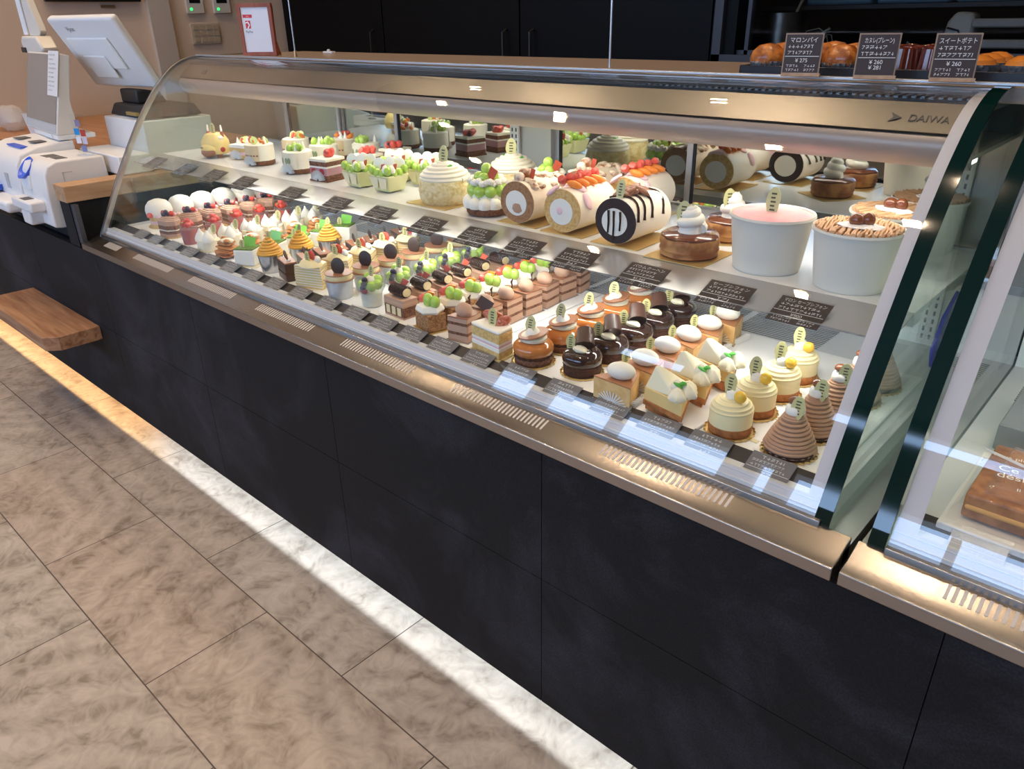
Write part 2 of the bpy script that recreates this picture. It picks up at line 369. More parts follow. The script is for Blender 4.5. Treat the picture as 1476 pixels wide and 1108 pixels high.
struct('trim_1', MB().box(XL, XL+.03, 2.07, 2.19, 0, ZC), mat('pale_door_casing', 'c9bdb0', .6))
# dark wall round the kitchen hatch
kw = MB(); kw.box(-1.60, XR, YB, YB+.12, 0, 1.13); kw.box(-1.60, XR, YB, YB+.12, 2.2, ZC); kw.box(-1.60, -1.50, YB, YB+.12, 1.13, 2.2)
struct('wall_back', kw, BLACKL)
k = MB(); k.box(-1.585, -1.55, YB-.02, YB+.02, 1.12, 2.2); k.box(-1.585, XR, YB-.02, YB+.02, 1.12, 1.145); k.box(-1.47, -1.455, YB+.02, YB+.05, 1.145, 2.2); k.box(-1.55, XR, YB+.02, YB+.05, 1.145, 1.16)
struct('window_2', k, DFRAME)
struct('window_2_pane', MB().box(-1.455, XR, YB+.03, YB+.036, 1.16, 2.2), glass('hatch_glass', (.8, .8, .8), 1.45, k=.35))
# warm recessed downlights; extra ones by the left wall are added to brighten it
DL = mat('downlight_lamp', 'ffc890', .4, emit=22)
first = None
for i, (x, y) in enumerate([(-2.45, -.45), (-1.0, -.3), (.4, -.4), (-2.9, .95), (-1.6, .75), (-.75, .25), (.6, 1.0), (-3.9, -.3), (-3.9, 1.0), (-3.7, 1.9), (-4.0, .3), (-2.0, 2.1), (-.5, 2.0), (-.2, -1.6), (-1.7, -1.6), (-3.3, -1.6)]):
    t = thing('ceiling_downlight', 'round warm recessed downlight in the dark ceiling', 'light', (x, y, ZC), 0, 'recessed downlights in the ceiling')
    MB().lathe([(.045, -.002), (.055, -.006), (.06, 0)], 20, caps=False).build('trim_ring', WHITE, t)
    MB().cyl(.042, -.004, -.001, 20).build('lamp', DL, t)
    l = area('downlight', (x, y, ZC-.02),   .08, .08, 4.6, WARM, spread=2.0)

# ================================================================== counters
TILE = black_stone()
XT = -2.4812
def counter():
    t = thing('tiled_counter_base', 'long black stone tiled counter front under the glass cases, lit along the floor', 'counter', (0, 0, 0))
    m = MB()
    for i in range(-4, 6):
        for z0 in (.0925, .3925):
            m.box(max(XT+.6*i+.0008, -4.595), XT+.6*i+.5992, .803, .813, z0+.0008, z0+.2992-(.040 if z0 > .3 else 0))
    m.build('tile_cladding', TILE, t)
    MB().box(-4.595, XT+6*.6-.05, .8125, .83, .093, .650).build('backing_board', BLACKP, t)
    MB().box(-4.595, XT+6*.6-.05, .83, 1.55, .165, .65).build('carcass', BLACKP, t)
    MB().box(-4.595, XT+6*.6-.05, .96, 1.4, 0, .165).build('plinth', mat('grey_plinth', '9a9a98', .6), t)
    MB().box(-2.44, .41, .848, .868, .152, .162).build('led_strip', LEDW, t)
    MB().box(-4.59, -2.52, .848, .868, .152, .162).build('warm_led_strip', LEDO, t)
counter()
def left_counter():
    t = thing('cash_desk', 'black cash desk with oak edge board beside the left end of the glass case', 'counter')
    MB().box(-4.595, -2.67, .832, 1.75, .655, .70).box(-2.67, -2.592, .803, 1.75, .655, .793).build('body', TILE, t)
    MB().box(-2.668, -2.585, .796, 1.0, .795, .845).box(-2.668, -2.57, 1.0, 1.75, .795, .845).build('oak_edge_board', OWOOD, t, .002)
    MB().box(-2.592, -2.565, .806, .82, .67, .79).build('corner_strip', mat('dark_metal_trim', '55565c', .4, .5), t)
    MB().box(-4.59, -2.67, 1.03, 1.75, .70, .845).build('worktop', CWOOD, t)
left_counter()
def bench():
    t = thing('bag_shelf', 'thick wooden bag shelf with cut corner fixed to the black tiled front', 'shelf')
    MB().prism([(-3.236, .802), (-3.236, .635), (-2.644, .635), (-2.609, .672), (-2.609, .802)], .338, .385).build('board', BENCHW, t, .002)
    for x in (-2.68, -3.15): MB().box(x, x+.012, .70, .802, .318, .338).build('bracket', BLACKP, t)
bench()

# ================================================================== display case
PROF = [(.853, .699), (.94, .857), (1.035, 1.007), (1.10, 1.090), (1.130, 1.121), (1.158, 1.146), (1.185, 1.165), (1.215, 1.179), (1.245, 1.187), (1.275, 1.190)]
def offset(prof, d):
    out = []
    for i, p in enumerate(prof):
        a = prof[max(i-1, 0)]; b = prof[min(i+1, len(prof)-1)]; t = Vector((b[0]-a[0], b[1]-a[1])).normalized()
        out.append((p[0]+t.y*d, p[1]-t.x*d))
    return out
def refine(prof, k=4):
    out = []
    n = len(prof)
    for i in range(n-1):
        p0 = prof[max(i-1, 0)]; p1 = prof[i]; p2 = prof[i+1]; p3 = prof[min(i+2, n-1)]
        for j in range(k):
            t = j/k
            out.append(tuple(.5*((2*p1[q])+(-p0[q]+p2[q])*t+(2*p0[q]-5*p1[q]+4*p2[q]-p3[q])*t*t+(-p0[q]+3*p1[q]-3*p2[q]+p3[q])*t**3) for q in (0, 1)))
    out.append(prof[-1]); return out
RP = refine(PROF)
def strip(prof, d0, d1):
    return offset(prof, d0)+offset(prof, d1)[::-1]
LOGO = mat('logo_grey', '54504c', .5)
def case(x0, x1, name, label, left_steel, deck_z=.72, second=False):
    t = thing(name, label, 'display case')
    g0, g1 = x0+(.035 if left_steel else .032), x1-.04
    # steel bumper lip in front
    lip = [(.795, .658), (.795, .677), (.818, .680), (.846, .690), (.853, .692), (.853, .66), (.80, .655)]
    MB().prismx(lip, x0, x1).build('bumper_lip', STEEL, t, .0015)
    m = MB(); m.box(x0, x1, .83, 1.56, .655, .68); m.build('base_pan', STEEL_Y, t)
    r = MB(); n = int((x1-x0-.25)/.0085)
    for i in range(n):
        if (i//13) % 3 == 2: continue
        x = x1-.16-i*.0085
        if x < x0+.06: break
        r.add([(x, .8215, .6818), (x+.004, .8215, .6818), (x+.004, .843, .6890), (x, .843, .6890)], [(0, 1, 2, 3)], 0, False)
    r.build('reflection_ribs', mat('pale_reflection_ribs', 'c4beb8', .6, 0), t)  # pale ribs drawn on the lip as the reflection of window louvres
    MB().box(g0, g1, .846, .862, .688, .700).build('glass_channel', STEEL, t, .001)
    # curved front glass with its frosted borders
    MB().prismx(strip(RP, 0, .006), g0+.001, g1-.001, smooth=True).build('front_glass', GLASS, t)
    f = MB(); P2 = offset(RP, .0075); P3 = offset(RP, .0085)
    f.prismx(P2+P3[::-1], g1-.028, g1-.002, smooth=True)
    if second: f.prismx(P2+P3[::-1], g0+.002, g0+.026, smooth=True)
    lo = refine([(.8605, .6985), (.8705, .7165)], 2)
    f.prismx([(.8600, .697), (.8708, .7175), (.8716, .717), (.8610, .6965)], g0+.002, g1-.002)
    f.build('frosted_border', FRIT, t)
    # side panes
    def side(xa, m):
        s = MB(); pl = [(.858, .684)]+offset(RP, 0)+[(1.54, 1.191), (1.54, .684)]
        s.prismx(pl, xa, xa+.010); s.build('side_glass', m, t)
        e = MB(); e.prismx(strip([(.852, .684)]+RP+[(1.39, 1.1905)], -.002, .0), xa-.001-.008, xa+.011, smooth=False)
        return e
    if left_steel:
        e = MB(); e.prismx(strip([(.850, .690)]+RP+[(1.54, 1.1905)], -.004, .010), g0-.012, g0, smooth=True); e.build('end_trim', STEEL_Y, t)
        e = MB(); e.prismx(strip([(.850, .690)]+RP+[(1.54, 1.1905)], -.0035, -.001), g0-.016, g0-.012, smooth=True); e.build('end_gasket', DALU, t)
        s = MB(); s.prismx([(.866, .70)]+offset(RP, .01)+[(1.54, 1.17), (1.54, .684)], g0-.010, g0-.004); s.build('side_glass', SGLASS, t)
    else: side(g0-.012, SGLASS).build('glass_edge', EDGE, t)
    side(g1, SGLASS).build('glass_edge', EDGE, t)
    # deck, front price rail, rear
    MB().box(g0, g1, .862, .868, .68, .705).box(g0, g1, .868, 1.505, .68, deck_z-.006).build('deck', mat('deck_enamel', 'cfd1d3', .4), t)
    gr = MB()
    x = g0+.03
    while x < g1-.2:
        for j in range(15): gr.box(x, min(x+.17, g1-.02), 1.352+j*.0088, 1.3538+j*.0088, deck_z-.006, deck_z-.0045)
        x += .185
    gr.build('vent_grille', mat('vent_slot', '70757a', .6), t)
    MB().prismx([(.868, .705), (.915, .7235), (.916, .7215), (.869, .703)], g0+.002, g1-.002).build('price_rail', mat('dark_price_rail', '3c3634', .25, coat=.3), t)
    # shelf on brackets
    if not second:
        MB().box(g0+.006, g1-.002, 1.086, 1.465, .906, .9142).build('shelf_board', mat('shelf_enamel', 'd9dadb', .25), t)
        MB().prismx([(.992, .900), (1.086, .9105), (1.086, .9145), (.991, .903)], g0+.006, g1-.002).build('shelf_price_rail', mat('shelf_rail_grey', 'b3b0ae', .2, .5), t)
        MB().box(g0+.006, g1-.002, 1.090, 1.124, .892, .906).build('shelf_light_bar', GREY, t)
        MB().box(g0+.006, g1-.002, 1.456, 1.468, .902, .919).build('shelf_back_edge', ALU, t)
        for x in (g0+.02, -1.30, g1-.035):
            MB().prismx([(1.13, .905), (1.50, .905), (1.50, .85), (1.44, .85)], x, x+.004).build('shelf_bracket', STEEL_Y, t)
    # rear: uprights, coated sliding doors
    MB().box(g0, g1, 1.505, 1.515, deck_z-.006, .84).build('rear_upstand', WHITE, t)
    MB().box(g0, g1, 1.500, 1.545, .840, .855).build('door_track', ALU, t)
    ups = [(-2.50, -2.44), (-1.345, -1.245)] if not second else [(g0, g0+.05)]
    for a, b in ups+[(g1-.05, g1)]:
        MB().box(a, b, 1.502, 1.535, .855, 1.165).build('rear_post', STEEL_Y, t)
    for a in ([-1.375, g1-.085] if not second else []):
        m = MB(); m.box(a, a+.03, 1.494, 1.501, .72, 1.12, 0)
        for k in range(25):
            for dx in (.006, .019): m.box(a+dx, a+dx+.004, 1.4935, 1.4945, .73+k*.0155, .739+k*.0155, 1)
        m.build('slotted_upright', [mat('upright_enamel', 'cfcfc6', .4), DALU], t)
    doors = [(-2.44, -2.13), (-2.15, -1.84), (-1.855, -1.345), (-1.245, -.845), (-.865, g1-.05)] if not second else [(g0+.05, g1-.05)]
    for i, (a, b) in enumerate(doors):
        y = 1.512 if i % 2 == 0 else 1.522
        d = MB().box(a, b, y, y+.004, .855, 1.165).build('rear_door', MIRG, t)
        MB().box(b-.012, b, y-.006, y+.010, .855, 1.165).build('door_frame', ALU, d)
        fr = MB(); fr.box(a, a+.014, y-.006, y+.010, .855, 1.165, 0); fr.box(a+.014, a+.018, y-.004, y+.008, .855, 1.165, 1)
        fr.build('door_frame', [ALU, DALU], d)
    # canopy over the cakes
    cx0, cx1 = g0+.012, g1-.004
    MB().prismx([(1.225, 1.170), (1.189, 1.135), (1.193, 1.132), (1.23, 1.166)], cx0, cx1).build('canopy_fascia', brushed('canopy_steel', '948e89', .3, (1, 60, 60), .12), t)
    MB().prismx([(1.190, 1.131), (1.183, 1.122), (1.184, 1.108), (1.191, 1.096), (1.206, 1.087), (1.2145, 1.089), (1.216, 1.131)], cx0, cx1, smooth=True).build('canopy_lip', mat('canopy_pearl', 'a3948a', .35, .2), t, .001)
    MB().box(cx0, cx1, 1.2155, 1.242, 1.0945, 1.100).build('led_bar', LED, t)
    MB().box(cx0, cx1, 1.216, 1.50, 1.1, 1.106).box(cx0, cx1, 1.24, 1.545, 1.16, 1.168).build('canopy_body', mat('canopy_liner', 'd8d4ce', .4), t)
    MB().box(x0, x1, 1.285, 1.68, 1.168, 1.190).build('top_board', mat('top_board_laminate', '9c8878', .35, coat=.2), t, .002)
    m = MB(); m.box(cx0, cx1, 1.228, 1.29, 1.168, 1.174, 0)
    for k in range(int((cx1-cx0)/.012)): m.box(cx0+k*.012, cx0+k*.012+.006, 1.236, 1.282, 1.174, 1.1765, 1)
    m.build('ribbed_band', [mat('band_black', '222226', .4), mat('band_rib', '8c949c', .25, .8)], t)  # dark band with pale ribs along the case top
    MB().box(x0+.01, x1-.01, 1.272, 1.284, 1.1915, 1.196).build('top_rail', ALU, t, .001)
    MB().box(x0, x1, 1.56, 1.70, .655, .66).build('rear_ledge', STEEL_Y, t)
    return t, g0, g1
CASE, G0, G1 = case(-2.551, -.211, 'curved_glass_display_case', 'long curved glass refrigerated case filled with cakes, on the black counter', True)
CASE2, H0, H1 = case(-.203, 1.9, 'glass_display_case', 'second curved glass case at the right edge holding the bagged pastry', False, .72, True)
# maker badge on the canopy
a = math.atan2(1.170-1.135, 1.225-1.189)
text('DAIWA', .016, LOGO, CASE, (-.345, 1.2005, 1.1472), (a, 0, 0), 'maker_badge', ext=.0006)
MB().at((-.362, 1.2035, 1.1505), (a, 0, 0)).prism([(-.008, -.008), (.008, 0), (-.008, .008), (-.003, 0)], 0, .0008).build('maker_emblem', LOGO, CASE)
MB().at((-2.37, 1.205, 1.152), (a, 0, 0)).box(-.012, .012, -.008, .008, 0, .001).build('maker_badge', LOGO, CASE)
# trays on the deck
TRAYM = mat('white_tray', 'f1f1f0', .3)
xs = [-2.46, -1.93, -1.43, -.955, -.475, -.272]
for i in range(5):
    lab = ['under the white domes and choc slices', 'under the foil cups and crepe slices', 'under the fruit cups and nut squares', 'under the glazed domes', 'under the piped chestnut cakes'][i]
    a, b = xs[i]+.002, xs[i+1]-.002
    o = MB().box(a, b, .918, 1.335, .7142, .7195).build('serving_tray', TRAYM, None, .002); tag(o, 'flat white serving tray '+lab, 'tray')
# ================================================================== petit gateaux on the deck
DZ = .7195                                                  # tray surface
def spiral(mb, prof, turns, r, m=0, seg=20, n=7, tilt=0):
    """rope of piped cream wound over a profile [(radius, z)...] from bottom to top"""
    pts = []; N = int(turns*seg)
    for i in range(N+1):
        t = i/N*(len(prof)-1); k = min(int(t), len(prof)-2); q = t-k
        R = prof[k][0]*(1-q)+prof[k+1][0]*q; z = prof[k][1]*(1-q)+prof[k+1][1]*q; a = 2*PI*i/seg
        pts.append((R*math.cos(a), R*math.sin(a), z+tilt*R*math.cos(a)))
    mb.tube(pts, r, n, m); return mb
def pick(parent, loc, rz=0, s=1, lean=-.12, m=None):
    mb = MB(); vs = []
    P = [(.0085*math.sin(a)*(.85 if math.cos(a) > 0 else 1), .017*(-math.cos(a))) for a in [2*PI*i/20 for i in range(20)]]
    mb.prismy([(x*s, (z+.012)*s) for x, z in P], -.0005, .0005)
    o = mb.build('gold_pick', m or GOLDT, parent); o.location = loc; o.rotation_euler = (lean, 0, rz)
    k = MB()
    for i in range(5): k.box((-.003)*s, (.003-.001*(i % 2))*s, -.0009, -.0006, (.004+.0042*i)*s, (.0058+.0042*i)*s)
    k.build('print', INK, o)
    return o
def paper(parent, r, m=GOLD, fl=.03, nf=24):
    return MB().lathe([(r*.96, 0), (r, .0012), (r*1.0, .004), (r*.985, .004), (r*.95, .0018)], 48, flute=fl, nf=nf).build('paper_base', m, parent)
def doily(parent, w, d, m=None):
    mb = MB()
    for i in range(14):
        a = -1.25+2.5*i/13
        mb.at((0, -d/2-.0006, 0), (0, a, 0)).box(-.0009, .0009, -.0006, 0, .003, .022)
    o = mb.build('film_fringe', m or LACE, parent); return o
def berry(mb, c, s=.009, m=0, rot=(0, 0, 0)):
    mb.at(c, rot); mb.lathe([(.0, -s*1.1), (s*.45, -s*.8), (s*.85, -s*.1), (s*.95, s*.45), (s*.7, s*.9), (0, s*1.0)], 12, m); mb.at(); return mb
def root(name, label, cat='cake'): return thing(name, label, cat)

def k_dome():
    t = root('dome_shortcake', '')
    MB().cyl(.029, 0, .012, 24, 0).cyl(.028, .012, .022, 24, 1).cyl(.029, .022, .036, 24, 0).build('cake_base', [SPONGE, PINKC], t)
    MB().lathe([(.030, .034), (.0345, .04), (.036, .052), (.033, .066), (.024, .078), (.010, .084), (0, .085)], 28).build('white_dome', CREAM, t)
    b = berry(MB(), (.006, -.033, .041), .0095, rot=(1.2, 0, 0)); b.build('strawberry', STRAW, t)
    MB().ell((.022, -.024, .036), (.008, .006, .004)).build('pink_petal', PINKC, t)
    paper(t, .034); return t
def k_layer():
    t = root('layered_chocolate_cake', '')
    mb = MB(); L = [(0, .012, 0), (.012, .020, 1), (.020, .024, 2), (.024, .036, 1), (.036, .046, 0)]
    hexa = [(-.026, -.016), (.010, -.022), (.028, -.006), (.026, .018), (-.014, .022), (-.028, .008)]
    for a, b, m in L: mb.prism([(x*(1 if m != 2 else .97), y*(1 if m != 2 else .97)) for x, y in hexa], a, b, m)
    mb.build('cake_layers', [MOUSSE, DSPONGE, ICREAM], t, .001)
    m2 = MB()
    for i, (z, s) in enumerate(((.046, 1.02), (.050, .9), (.054, .76))): m2.prism([(x*s, y*s+.002*i) for x, y in hexa], z, z+.005, 0)
    m2.build('folded_chocolate_top', LMOUSSE, t, .0018)
    b = MB()
    for p in ((-.014, .0, .064), (-.006, .008, .064), (-.016, .012, .063), (-.008, .004, .071)): b.ell(p, .0065, lump=.2)
    b.build('blackberry', BERRY, t)
    s = berry(MB(), (.008, .008, .066), .008, rot=(.6, .4, 0)); berry(s, (-.022, .006, .067), .007, rot=(-.6, .6, 0)); s.build('strawberry', STRAW, t)
    MB().ell((.004, .020, .062), (.008, .006, .006)).build('pink_petal', PINKC, t)
    paper(t, .031); return t
def k_verrine():
    t = root('red_jelly_verrine', '', 'dessert cup')
    MB().lathe([(.018, .001), (.0195, .02), (.021, .043), (0, .043)], 20).build('red_jelly', mat('red_jelly', 'c4322f', .1, coat=.6), t)
    MB().lathe([(.0185, 0), (.0205, .02), (.0225, .052), (.0218, .052), (.0198, .02), (.0182, .001)], 20, caps=False).build('clear_cup', PLAST, t)
    s = MB()
    for p, r in (((-.008, -.006, .055), (.3, 0, 0)), ((.009, -.004, .055), (0, .5, 0)), ((0, .009, .056), (.9, 0, 0)), ((.001, -.001, .064), (0, 0, 0))): berry(s, p, .009, rot=r)
    s.build('strawberries', STRAW, t)
    MB().ell((-.002, -.012, .061), (.003, .003, .002)).build('green_garnish', MINT, t)
    return t
def k_peaks():
    t = root('peaked_cream_cake', '')
    MB().lathe([(.026, 0), (.0275, .012), (.026, .030)], 24, flute=.04, nf=10).build('cream_base', ICREAM, t)
    m = MB()
    for (x, y, h) in ((-.013, -.009, .036), (.011, -.012, .032), (0, .011, .034)):
        m.lathe([(.0135, 0), (.0138, .009), (.0100, .018), (.0045, .027), (.0005, h)], 14, c=(x, y, .026))
    m.build('cream_peaks', mat('soft_white_cream', 'f7f4e8', .5), t)
    pick(t, (.012, .010, .046), .5, .85)
    paper(t, .030, mat('pale_sponge_edge', 'ecdcb4', .7)); return t
def k_puff():
    t = root('flaky_fruit_pastry', '', 'pastry')
    m = MB(); rnd = random.Random(3)
    for i in range(9):
        z = .004+i*.0052; a = rnd.uniform(-.35, .35); w = .026-.0012*i+rnd.uniform(-.002, .002)
        m.at((rnd.uniform(-.002, .002), rnd.uniform(-.002, .002), z), (rnd.uniform(-.16, .16), rnd.uniform(-.16, .16), a))
        m.prism([(-w, -w*.7), (-w*.2, -w*.95), (w, -w*.8), (w*.9, w*.7), (.1*w, w*.95), (-w*.9, w*.8)], 0, .0038)
    m.at(); m.build('pastry_leaves', PUFF, t, .0012)
    MB().ell((.004, 0, .052), (.016, .014, .008), lump=.12).build('cream', ICREAM, t)
    MB().ell((-.008, .006, .056), (.010, .007, .006), lump=.2).ell((.012, -.008, .054), (.008, .008, .006), lump=.2).build('glazed_fruit', CARAM, t)
    return t
def k_matcha():
    t = root('white_cube_matcha_cake', '')
    MB().box(-.023, .023, -.023, .023, .002, .041, 0).build('white_cube', CREAM, t, .003)
    MB().box(-.0215, .0215, -.0215, .0215, .041, .0445).build('matcha_top', MATCHA, t, .001)
    o = MB().box(-.0125, .0125, -.0006, .0006, 0, .024).build('green_chocolate_sheet', GLEAF, t); o.location = (.002, .004, .044); o.rotation_euler = (-.25, .25, .3)
    pick(t, (-.008, -.006, .043), .1, .7)
    MB().box(-.030, .030, -.030, .030, 0, .0018).build('paper_base', mat('ivory_board', 'e6dcc0', .5), t, .0008); return t
def k_yellowcup():
    t = root('pumpkin_cream_foil_cup', '', 'dessert cup')
    MB().lathe([(.021, 0), (.024, .020), (.0265, .042), (.025, .042), (.020, .003)], 48, flute=.02, nf=24, caps=True).build('foil_cup', FOIL, t)
    m = MB().lathe([(.024, .040), (.020, .052), (.012, .066), (.004, .078), (0, .079)], 24)
    spiral(m, [(.0265, .042), (.0235, .049), (.018, .060), (.010, .071), (.003, .081)], 7, .0031)
    m.build('pumpkin_cream_spiral', YEL, t)
    pick(t, (-.001, .001, .074), .15, .8)
    MB().box(.004, .012, -.006, .000, .072, .074).build('pumpkin_seed', MATCHA, t); return t
def k_block():
    t = root('chocolate_cake_block', '')
    MB().box(-.027, .027, -.014, .014, 0, .016, 0).box(-.027, .027, -.014, .014, .016, .022, 1).box(-.027, .027, -.014, .014, .022, .044, 0).build('cake_layers', [CHOC, CRUMB], t, .0008)
    MB().box(-.027, .027, -.014, .014, .044, .047).build('cocoa_top', MCHOC, t, .0008)
    m = MB(); P = [(-.002, 0), (.002, 0), (.010, .020), (.006, .027), (-.003, .028), (-.009, .021)]
    m.prismy(P, -.0008, .0008); o = m.build('chocolate_fan', CHOC, t); o.location = (.010, .0, .046); o.rotation_euler = (.2, .15, -.5)
    MB().ell((.010, 0, .048), (.006, .005, .003)).build('cream_dab', CREAM, t); return t
def wedge(L, w0, w1): return [(-w0/2, -L/2), (w0/2, -L/2), (w1/2, L/2), (-w1/2, L/2)]
def k_crepe():
    t = root('mille_crepe_slice', '')
    m = MB(); n = 9
    for i in range(n):
        z = i*.0056; q = 1-.03*max(0, i-5)
        P = [(-.029*q, -.030), (.029*q, -.004), (.006, .034), (-.006, .034)]
        m.prism(P, z, z+.0036, 0); m.prism([(x*.96, y*.96) for x, y in P], z+.0036, z+.0056, 1)
    m.build('crepe_layers', [mat('crepe', 'e6c98a', .6), CREAM], t)
    MB().lathe([(.026, 0), (.021, .008), (.010, .014), (0, .016)], 22, c=(-.002, -.004, .049)).build('custard_top', CUST, t)
    o = MB().ell((0, 0, 0), (.010, .0035, .011)).build('strawberry_half', STRAW, t); o.location = (.004, -.004, .070)
    o = MB().ell((0, 0, 0), (.009, .0035, .010)).build('strawberry_half', STRAW, t); o.location = (-.004, .004, .069)
    MB().ell((.012, .004, .062), (.009, .008, .008)).build('cream_dab', CREAM, t)
    pick(t, (.002, -.014, .056), .1, .9, 0); return t
def k_mousse():
    t = root('mousse_cup_with_chocolate_disc', '', 'dessert cup')
    MB().lathe([(.0215, 0), (.024, .022), (.0262, .044), (.0252, .044), (.0225, .003)], 30).build('paper_cup', mat('silver_grey_cup', 'cfd0d4', .3, .3), t)
    MB().cyl(.0285, .044, .0465, 28).build('lower_wafer', MCHOC, t, .0006)
    MB().lathe([(.0245, .0465), (.0255, .052), (.0245, .0585)], 28).build('mousse', CUST, t)
    MB().cyl(.0265, .0585, .0605, 28).build('chocolate_disc', MCHOC, t, .0006)
    o = MB().lathe([(0, 0)]+[(.0150*math.sin(a), .018-.018*math.cos(a)) for a in [PI*i/10 for i in range(1, 10)]]+[(0, .036)], 24).build('dark_oval_biscuit', mat('dark_oval', '43342f', .45), t)
    o.scale = (1.0, .22, 1.12); o.location = (.004, -.004, .057); o.rotation_euler = (-.08, 0, .35); return t
def k_fruitcup():
    t = root('grape_fruit_cup', '', 'dessert cup')
    MB().lathe([(.017, .001), (.019, .028), (0, .028)], 20).build('cream_filling', CREAM, t)
    MB().lathe([(.018, 0), (.0205, .026), (.027, .040), (.0285, .054), (.0275, .054), (.026, .041), (.0198, .027), (.0172, .001)], 28, caps=False).build('clear_cup', PLAST, t)
    g = MB()
    for p in ((-.013, -.008, .042), (.013, -.007, .044), (-.004, .013, .044), (.010, .010, .053), (-.012, .006, .054), (.016, .004, .046)): g.ell(p, (.0095, .009, .0105))
    g.build('green_grapes', GRAPE, t)
    b = MB()
    for p in ((.001, -.018, .041), (.004, -.017, .049), (.000, -.012, .056)): b.ell(p, .0055)
    b.build('blueberries', BERRY, t)
    MB().ell((.001, -.016, .034), (.009, .006, .005), lump=.15).build('raspberry', RASP, t)
    MB().ell((0, .006, .050), (.015, .014, .012), lump=.08).build('whipped_cream', ICREAM, t)
    pick(t, (.001, .002, .058), .1, .85); return t
def k_log():
    t = root('opera_slice_with_chocolate_log', '')
    m = MB(); mm = [0, 1, 0, 2, 0]; zz = [0, .004, .026, .030, .036, .042]
    for i in range(5): m.box(-.026, .026, -.017, .017, zz[i], zz[i+1], mm[i])
    for k in range(3): m.box(-.021+.015*k, -.011+.015*k, -.0175, .0, .006, .024, 3)
    m.build('cake_layers', [MOUSSE, DSPONGE, LMOUSSE, CUST], t, .0006)
    l = MB(); l.at((0, 0, .054), (0, PI/2, 0)); l.lathe([(.0105, -.018), (.0115, -.017), (.0115, .017), (.0105, .018)], 24, flute=.05, nf=12); l.at()
    o = l.build('chocolate_log', CHOCG, t)
    MB().at((0, 0, .054), (0, PI/2, 0)).cyl(.0088, .0175, .0195, 18).build('cream_core', CUST, t)
    d = MB()
    for i in range(9): d.at((-.016+.004*i, 0, .054), (0, PI/2, 0)).tube([(.0125*math.cos(a), .0125*math.sin(a), 0) for a in [PI*.45+PI*1.1*j/10 for j in range(11)]], .0009, 5)
    d.at(); d.build('chocolate_drizzle', CHOC, t)
    o = MB().prismy([(-.008, 0), (.002, -.002), (.011, .012), (-.002, .017)], -.0007, .0007).build('red_chocolate_flake', ORPICK, t); o.location = (.001, .008, .061); o.rotation_euler = (-.2, 0, .3)
    return t
def k_nut():
    t = root('nut_square_with_grapes', '')
    MB().box(-.022, .022, -.018, .018, .002, .034).build('nut_base', NUT, t, .0015)
    MB().lathe([(.020, .033), (.023, .038), (.020, .046), (.010, .050), (0, .050)], 18, flute=.10, nf=6).build('whipped_cream', CREAM, t)
    g = MB().ell((.006, -.005, .057), (.0105, .0095, .013)); g.at((.015, .002, .055), (0, .3, 0)).ell((0, 0, 0), (.010, .009, .012)); g.at(); g.build('green_grape', GRAPE, t)
    s = berry(MB(), (-.013, -.004, .052), .009, rot=(0, -.9, 0)); berry(s, (-.012, .008, .058), .008, rot=(.5, -.5, 0)); s.build('strawberry', STRAW, t)
    o = MB().prismy([(-.007, -.004), (.006, -.008), (.008, .010), (-.005, .008)], -.002, .002).build('orange_slice', ORANG, t); o.location = (-.003, .003, .060); o.rotation_euler = (0, .2, .5)
    MB().box(-.026, .026, -.022, .022, 0, .0018).build('paper_base', GOLD, t, .0006)
    return t
def k_ball(plate=False):
    t = root('chocolate_slice_with_mousse_ball', '')
    P = [(-.018, -.028), (.020, -.020), (.012, .030), (-.016, .026)]
    m = MB()
    for a, b, i in ((0, .014, 0), (.014, .020, 1), (.020, .034, 0), (.034, .040, 1), (.040, .048, 0)): m.prism(P, a, b, i)
    m.build('cake_layers', [MOUSSE, DSPONGE], t, .0006)
    MB().prism([(x*1.01, y*1.01) for x, y in P], .048, .0505).build('cocoa_top', MCHOC, t, .0006)
    MB().at((.003, -.005, 0)).lathe([(.011, .050), (.0145, .055), (.0150, .062), (.0115, .070), (.005, .0745), (0, .075)], 22).build('mousse_ball', MOUSSE, t)
    o = MB().lathe([(0, 0)]+[(.010*math.sin(a), .011-.011*math.cos(a)) for a in [PI*i/8 for i in range(1, 8)]]+[(0, .022)], 20).build('white_chocolate_petal', CREAM, t); o.scale = (.14, 1, 1); o.location = (-.013, -.005, .054); o.rotation_euler = (0, .35, 0)
    MB().tube([(.002, .010, .050), (.001, .011, .066), (.004, .010, .074), (.000, .012, .080), (.004, .012, .087)], [.0016, .0018, .0012, .0022, .0008], 6).build('dark_chocolate_stick', CHOC, t)
    if plate:
        o = MB().box(-.014, .014, -.0008, .0008, -.011, .011).build('chocolate_plate', CHOC, t, .0004); o.location = (.014, -.018, .062); o.rotation_euler = (-.5, .5, .5)
    o = MB().prism([(-.021, -.032), (.024, -.024), (.016, .034), (-.020, .030)], 0, .0012).build('paper_base', FOIL, t)
    return t
